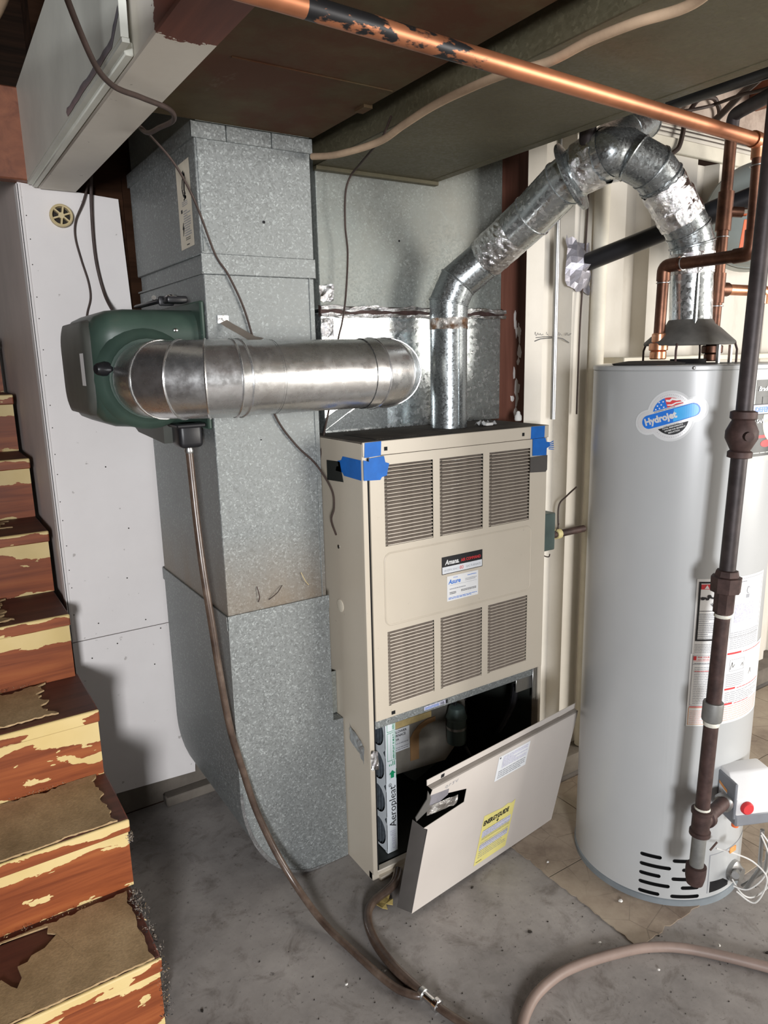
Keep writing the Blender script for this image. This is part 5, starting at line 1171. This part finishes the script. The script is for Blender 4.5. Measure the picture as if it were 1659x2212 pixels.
b = MB(); nut(b, (1.652, 1.22, 1.520), (0, 0, 1), .018, .025); nut(b, (1.652, 1.22, 1.500), (0, 0, 1), .024, .02); nut(b, (1.652, 1.22, 1.478), (0, 0, 1), .021, .022); b.obj('nipple_fitting', 'copper_bright', t)
b = MB(); ringbead(b, (1.656, 1.165, 1.712), (0, 1, 0), .0162, .0014); ringbead(b, (1.656, 1.22, 1.670), (0, 0, 1), .0162, .0014); ringbead(b, (1.656, .990, 1.90), (0, 0, 1), .0175, .002); b.obj('solder_ring', 'steel', t)
t = thing('cold_water_line', 'dark copper riser with a valve standing on the right heater nipple', 'pipe', (1.812, 1.17, 1.468))
b = MB(); b.tube([(1.812, 1.17, 1.53), (1.827, 1.17, 2.04)], .0148, 16); b.obj('riser_pipe', 'copper_dark', t)
b = MB(); b.tube(fillet([(1.827, 1.17, 2.03), (1.829, 1.17, 2.075), (1.815, 1.14, 2.077)], .03) + [(1.70, .93, 2.07), (1.62, .75, 2.062)], .016, 16); b.obj('elbow_run', 'black_pipe', t)
b = MB(); nut(b, (1.812, 1.17, 1.512), (0, 0, 1), .019, .024); nut(b, (1.811, 1.17, 1.490), (0, 0, 1), .027, .022); nut(b, (1.811, 1.17, 1.470), (0, 0, 1), .02, .02); b.obj('nipple_fitting', 'copper_dark', t)
b = MB(); b.tube([(1.815, 1.17, 1.62), (1.817, 1.17, 1.695)], .0185, 16); b.tube([(1.816, 1.17, 1.655), (1.85, 1.165, 1.655)], .018, 16); b.obj('tee', 'copper_dark', t)
b = MB(); b.tube([(1.845, 1.166, 1.655), (1.97, 1.145, 1.653)], .0142, 16); b.tube(fillet([(1.965, 1.146, 1.653), (1.99, 1.142, 1.653), (1.99, 1.142, 1.62)], .015), .0165, 14); b.obj('branch_pipe', 'copper_bright', t)
b = MB(); b.tube([(1.820, 1.17, 1.80), (1.8235, 1.17, 1.895)], .0195, 16); b.tube([(1.822, 1.17, 1.848), (1.845, 1.15, 1.845), (1.856, 1.142, 1.844)], .013, 12); vb = b.obj('valve_body', 'copper_dark', t)
b = MB(); b.lathe([(.010, 0), (.010, .010), (.006, .011), (.006, .016)], (1.856, 1.142, 1.844), (.7, -.6, 0), 6); b.obj('valve_nut', 'chrome', vb)
b = MB(); b.box(-.0085, .0085, -.0015, .0015, -.092, -.012, bev=.001, mat=Matrix.Translation((1.868, 1.132, 1.838)) @ Matrix.Rotation(radians(-48), 4, 'Z') @ Matrix.Rotation(radians(6), 4, 'Y')); b.obj('valve_handle', 'orange_handle', vb, label='orange lever handle')
b = MB(); ringbead(b, (1.8195, 1.17, 1.785), (0, 0, 1), .0162, .0014); ringbead(b, (1.814, 1.17, 1.612), (0, 0, 1), .0178, .0014); ringbead(b, (1.8275, 1.17, 2.02), (0, 0, 1), .0160, .0014); b.obj('solder_ring', 'steel', t)

# black drain pipe through the wall
t = thing('drain_pipe', 'sloping black plastic drain pipe coming out of the foil patched wall hole', 'pipe', (1.83, 1.69, 1.77))
D0, D1 = Vector((1.838, 1.690, 1.767)), Vector((2.09, 1.15, 1.945))
b = MB(); b.tube([D0, D0.lerp(D1, .58)], .0275, 20); b.tube([D0.lerp(D1, .58), D1 + (D1 - D0) * 1.6], .0275, 20); b.obj('pipe', 'black_plastic', t)
b = MB(); b.lathe([(.0275, 0), (.033, .002), (.033, .055), (.0275, .057)], D0.lerp(D1, .62), D1 - D0, 20); b.obj('coupling', 'black_plastic', t)
b = MB(); cr = random.Random(9); g = []
for i in range(9):
    for j in range(9):
        u, v = (i - 4) / 4, (j - 4) / 4; d = sqrt(u * u + v * v)
        g.append((1.842 + u * .055 * (1 + .1 * cr.uniform(-1, 1)) - v * .006, 1.679 - max(0, .045 * (1 - d)) - cr.uniform(0, .010), 1.770 + v * .078 * (1 + .08 * cr.uniform(-1, 1)) - u * .012))
b.faces(g, [(i * 9 + j, i * 9 + j + 1, i * 9 + j + 10, i * 9 + j + 9) for i in range(8) for j in range(8)]); b.obj('foil_flashing', 'tape_duct_grey', t, smooth=False, label='crumpled silver tape flashing')
t = tag(None or (lambda b: (b.tube([(1.722, 1.277, 2.128), (1.728, 1.03, 2.128), (1.74, .3, 2.13)], .028, 16), b.obj('overhead_pipe', 'black_plastic'))[1])(MB()), 'black pipe running overhead along the right edge of the supply duct', 'pipe')
wire('cable', [(1.99, 1.56, 2.175), (2.085, 1.55, 2.215), (2.185, 1.5, 2.237), (2.244, 1.5, 2.255), (2.218, 1.4, 2.249), (2.191, 1.3, 2.235), (2.15, 1.15, 2.23)], .005, 'wire_brown', 'dark cable swinging across the stained wall above the copper pipe')
wire('cable', [(2.436, 1.672, 2.248), (2.446, 1.66, 2.261), (2.424, 1.6, 2.275), (2.376, 1.5, 2.303), (2.32, 1.4, 2.317), (2.26, 1.28, 2.36)], .011, 'wire_brown', 'thick dark cable climbing from the upper right wall to the joists')
wire('cable', [(2.20, 1.66, 2.06), (2.253, 1.66, 2.14), (2.287, 1.655, 2.17), (2.305, 1.655, 2.216), (2.317, 1.66, 2.249), (2.336, 1.66, 2.285), (2.39, 1.66, 2.336), (2.467, 1.66, 2.353), (2.496, 1.66, 2.338), (2.518, 1.665, 2.319), (2.52, 1.67, 2.29)], .008, 'wire_brown', 'brown cable hooking over the cream ledge behind the heater vent')
wire('cable', [(2.0, 1.675, 2.236), (2.2, 1.672, 2.232), (2.4, 1.676, 2.236), (2.9, 1.672, 2.234)], .0018, 'wire_brown', 'thin wire stretched along the upper right wall, upper of two', group=None)
wire('cable', [(2.0, 1.675, 2.222), (2.2, 1.672, 2.219), (2.5, 1.676, 2.222), (2.9, 1.672, 2.219)], .0014, 'wire_brown', 'thin wire stretched along the upper right wall, lower of two', group=None)

# expansion tank
t = thing('expansion_tank', 'round grey green tank hanging behind the copper pipes at the right', 'tank', (2.38, 1.42, 1.93))
TA = Vector((-.80, -.58, -.03)).normalized(); TC = Vector((2.385, 1.41, 1.927)); TR = .163
b = MB(); b.lathe([(.02, .118), (.06, .112), (.105, .094), (.140, .062), (.158, .025), (TR, -.01), (TR, -.26), (.15, -.30), (.10, -.34), (.02, -.355)], TC, TA, 48); b.obj('shell', 'tank_green_grey', t)
b = MB(); ringbead(b, TC - TA * .02, TA, TR, .003, seg=48); b.lathe([(TR + .0015, 0), (TR + .0015, .03)], TC - TA * .12, TA, 48, close=False); b.obj('weld_seam', 'tank_green_grey', t)
b = MB(); b.lathe([(.012, 0), (.012, .03), (.010, .032)], TC + Vector((0, 0, TR - .004)), (0, 0, 1), 12); b.obj('valve_cap', 'blue_cap', t)
b = MB(); b.box(TC.x + .10, TC.x + .12, TC.y + .05, TC.y + .055, TC.z + .10, 2.74); b.obj('hanger', 'steel', t)

# ================================================================ loose hoses and wires
def cable(name, pts, r, mat, label, cat, parts=None, n=8, seg=12): return wire(name, pts, r, mat, label, cat, n, seg)
cable('drain_hose', [(.560, 1.752, 1.286), (.561, 1.748, 1.20), (.560, 1.735, 1.10), (.560, 1.715, .98), (.566, 1.70, .85), (.575, 1.69, .70), (.59, 1.685, .55), (.615, 1.68, .42), (.64, 1.67, .30), (.675, 1.645, .18), (.705, 1.60, .095), (.728, 1.53, .040), (.745, 1.46, .015), (.757, 1.40, .011), (.768, 1.33, .011), (.778, 1.27, .011), (.792, 1.215, .011), (.815, 1.178, .011), (.832, 1.165, .011)], .0095, 'hose_brown', 'long brown tube hanging from the humidifier down to the floor fitting', 'hose')
cable('condensate_hose', [(1.02, 1.545, .018), (.985, 1.512, .0145), (.945, 1.497, .0135), (.90, 1.487, .013), (.866, 1.465, .013), (.843, 1.43, .013), (.827, 1.38, .013), (.82, 1.33, .013), (.82, 1.27, .013), (.827, 1.21, .013), (.833, 1.172, .0128)], .0125, 'hose_brown', 'thicker brown hose curling out from under the leaning door panel', 'hose')
t = thing('hose_fitting', 'small chrome fitting joining two brown hoses on the floor', 'fitting', (.838, 1.15, 0))
b = MB(); b.tube([(.833, 1.172, .013), (.838, 1.145, .013), (.842, 1.125, .012)], .010, 14); b.obj('tee_body', 'chrome', t)
b = MB(); fd = Vector((.14, -1, 0)); nut(b, (.833, 1.176, .013), fd, .0145, .016); b.obj('clamp_nut', 'steel', t)
b = MB(); nut(b, (.842, 1.132, .013), fd, .0155, .016); b.box(.838, .850, 1.117, 1.128, .012, .030, bev=.002); b.obj('clamp_nut', 'chrome', t)
cable('outlet_hose', [(.843, 1.120, .0115), (.852, 1.09, .011), (.866, 1.05, .011), (.885, 1.00, .011), (.90, .92, .011), (.91, .8, .011)], .0095, 'hose_brown', 'brown hose leaving the chrome fitting towards the viewer', 'hose')
cable('floor_hose', [(.72, .30, .0135), (.80, .52, .0135), (.86, .72, .0135), (.90, .85, .0135), (.945, .95, .0135), (1.03, 1.005, .0135), (1.12, 1.022, .0135), (1.20, 1.015, .0135), (1.30, .988, .0135), (1.39, .952, .0135), (1.47, .89, .0135), (1.57, .76, .0135), (1.64, .64, .0135), (1.72, .45, .0135), (1.76, .2, .0135)], .0125, 'hose_tan', 'greyish tan hose lying in a wide arc in front of the heater', 'hose')
cable('service_cable', [(.16, .90, 2.16), (.22, 1.09, 2.03), (.285, 1.22, 1.955), (.335, 1.30, 1.938), (.40, 1.36, 1.945), (.462, 1.405, 1.948), (.484, 1.45, 1.945), (.482, 1.53, 1.952), (.480, 1.62, 1.965), (.487, 1.75, 2.03), (.49, 1.95, 2.12)], .0046, 'wire_brown', 'brown cable draped under the white box beam', 'cable')
wire('thermostat_wire', [(.470, 1.64, 1.985), (.50, 1.66, 1.972), (.552, 1.668, 1.922), (.600, 1.69, 1.852), (.643, 1.703, 1.745), (.672, 1.7025, 1.70), (.706, 1.7025, 1.625), (.730, 1.7035, 1.535), (.752, 1.7035, 1.43), (.782, 1.7035, 1.345), (.833, 1.7025, 1.275), (.885, 1.70, 1.222), (.925, 1.692, 1.15), (.929, 1.69, 1.10), (.922, 1.695, 1.065), (.938, 1.70, 1.02)], .0026, 'wire_brown', 'thin brown wire slanting down the front of the return drop')
wire('thermostat_wire', [(.972, 1.44, 2.02), (.985, 1.50, 1.991), (1.02, 1.60, 1.992), (1.052, 1.72, 1.984), (1.056, 1.765, 1.970), (1.046, 1.775, 1.93), (1.048, 1.785, 1.85), (1.056, 1.79, 1.78), (1.046, 1.79, 1.67), (1.035, 1.795, 1.60), (1.02, 1.80, 1.54), (1.0, 1.80, 1.42), (.974, 1.79, 1.34), (.960, 1.785, 1.30), (.938, 1.78, 1.22)], .0026, 'wire_brown', 'thin brown wire hanging straight down in front of the supply plenum')
wire('thermostat_wire', [(.50, 2.27, 2.0), (.480, 2.272, 1.945), (.457, 2.28, 1.895), (.452, 2.284, 1.85), (.462, 2.285, 1.79), (.475, 2.285, 1.73), (.476, 2.285, 1.685), (.462, 2.285, 1.64), (.45, 2.28, 1.58)], .003, 'wire_brown', 'thin dark wire looping down the white board, left of two')
wire('humidifier_cable', [(.505, 2.25, 2.02), (.502, 2.27, 1.95), (.500, 2.28, 1.85), (.503, 2.28, 1.77), (.515, 2.27, 1.69), (.52, 2.20, 1.635)], .0048, 'wire_brown', 'brown cable hanging straight down the white board behind the humidifier', 'cable')
cable('tan_cable', [(.905, 1.69, 1.985), (.925, 1.60, 1.972), (.955, 1.47, 1.972), (.948, 1.36, 1.978), (.942, 1.255, 1.983), (.945, 1.165, 1.985), (.953, 1.06, 1.984), (.975, .97, 1.980), (.975, .88, 1.982), (.985, .80, 1.982), (1.01, .72, 1.984), (.97, .60, 1.99), (.96, .40, 1.99)], .0078, 'cable_tan', 'tan cloth covered cable snaking along the gap between the two ducts', 'cable')
b = MB(); b.tube(spline([(.04, 1.45, 2.74), (.10, 1.62, 2.60), (.16, 1.8, 2.45), (.12, 1.95, 2.35), (.0, 2.2, 2.24)], 8), .02, 10); tag(b.obj('cloth_cable', 'wire_brown'), 'thick grey brown cable in the dark corner above the stairs, left one', 'cable')
b = MB(); b.tube(spline([(.24, 1.30, 2.74), (.24, 1.5, 2.55), (.27, 1.75, 2.36), (.29, 1.9, 2.30), (.22, 2.1, 2.24), (.05, 2.24, 2.225)], 8), .014, 10); tag(b.obj('cloth_cable', 'cable_tan'), 'tan cable beside the pale duct side in the dark upper left corner', 'cable')
b = MB(); b.tube(spline([(.27, 1.45, 2.70), (.285, 1.52, 2.55), (.295, 1.65, 2.42), (.30, 1.70, 2.36)], 8), [.012] * 6 + [.02] * 10 + [.012] * 9, 10); tag(b.obj('red_cable', 'red_wood'), 'reddish cable end hanging against the pale side sheet', 'cable')
# small things
t = thing('wall_vent_cap', 'round cream plastic spoked cap on the white board near its top', 'cap', (.421, 2.28, 1.88))
b = MB(); b.lathe([(.030, 0), (.031, .006), (.030, .020), (.0275, .022), (.0235, .020), (.023, .006)], (.421, 2.2895, 1.905), (-.12, -1, 0), 28, close=False); b.lathe([(.024, 0), (.024, .002)], (.421, 2.288, 1.905), (-.12, -1, 0), 24); b.obj('rim', ['plastic_beige'], t)
b = MB(); b.lathe([(.008, .004), (.008, .019)], (.421, 2.2895, 1.905), (-.12, -1, 0), 12)
for k in range(6):
    a = radians(60 * k + 20); b.box(.004, .025, -.0022, .0022, .004, .018, mat=Matrix.Translation((.421, 2.2895, 1.905)) @ Matrix.Rotation(radians(90), 4, 'X') @ Matrix.Rotation(a, 4, 'Z'))
b.obj('spoke', 'plastic_beige', t)
b = MB(); b.lathe([(.0225, .0022), (.0225, .003)], (.421, 2.288, 1.905), (-.12, -1, 0), 24); b.obj('recess', 'dirt_black', t)
t = thing('plastic_bag', 'small crumpled clear plastic wrapper lying on top of the furnace', 'wrapper', (1.455, 1.66, 1.289))
b = MB(); g = []; r8 = random.Random(8)
for i in range(8):
    for j in range(5): g.append((1.425 + .011 * i, 1.645 + .011 * j + .004 * i, 1.2895 + r8.uniform(0, .012) + .006 * sin(i * .9)))
b.faces(g, [(i * 5 + j, i * 5 + j + 1, i * 5 + j + 6, i * 5 + j + 5) for i in range(7) for j in range(4)]); b.obj('film', 'sticker_clear', t, smooth=False)
b = MB(); b.box(1.440, 1.468, 1.650, 1.662, 1.290, 1.299, bev=.003, seg=2); b.obj('foam_piece', 'debris_white', t)
b = MB(); b.lathe([(.010, 0), (.012, .004), (.011, .016), (.007, .021), (.006, .028), (.003, .031)], (1.635, 1.72, 1.289), (0, 0, 1), 14)
tag(b.obj('foam_plug', 'debris_white'), 'small white foam plug standing at the rear right of the furnace top', 'plug')
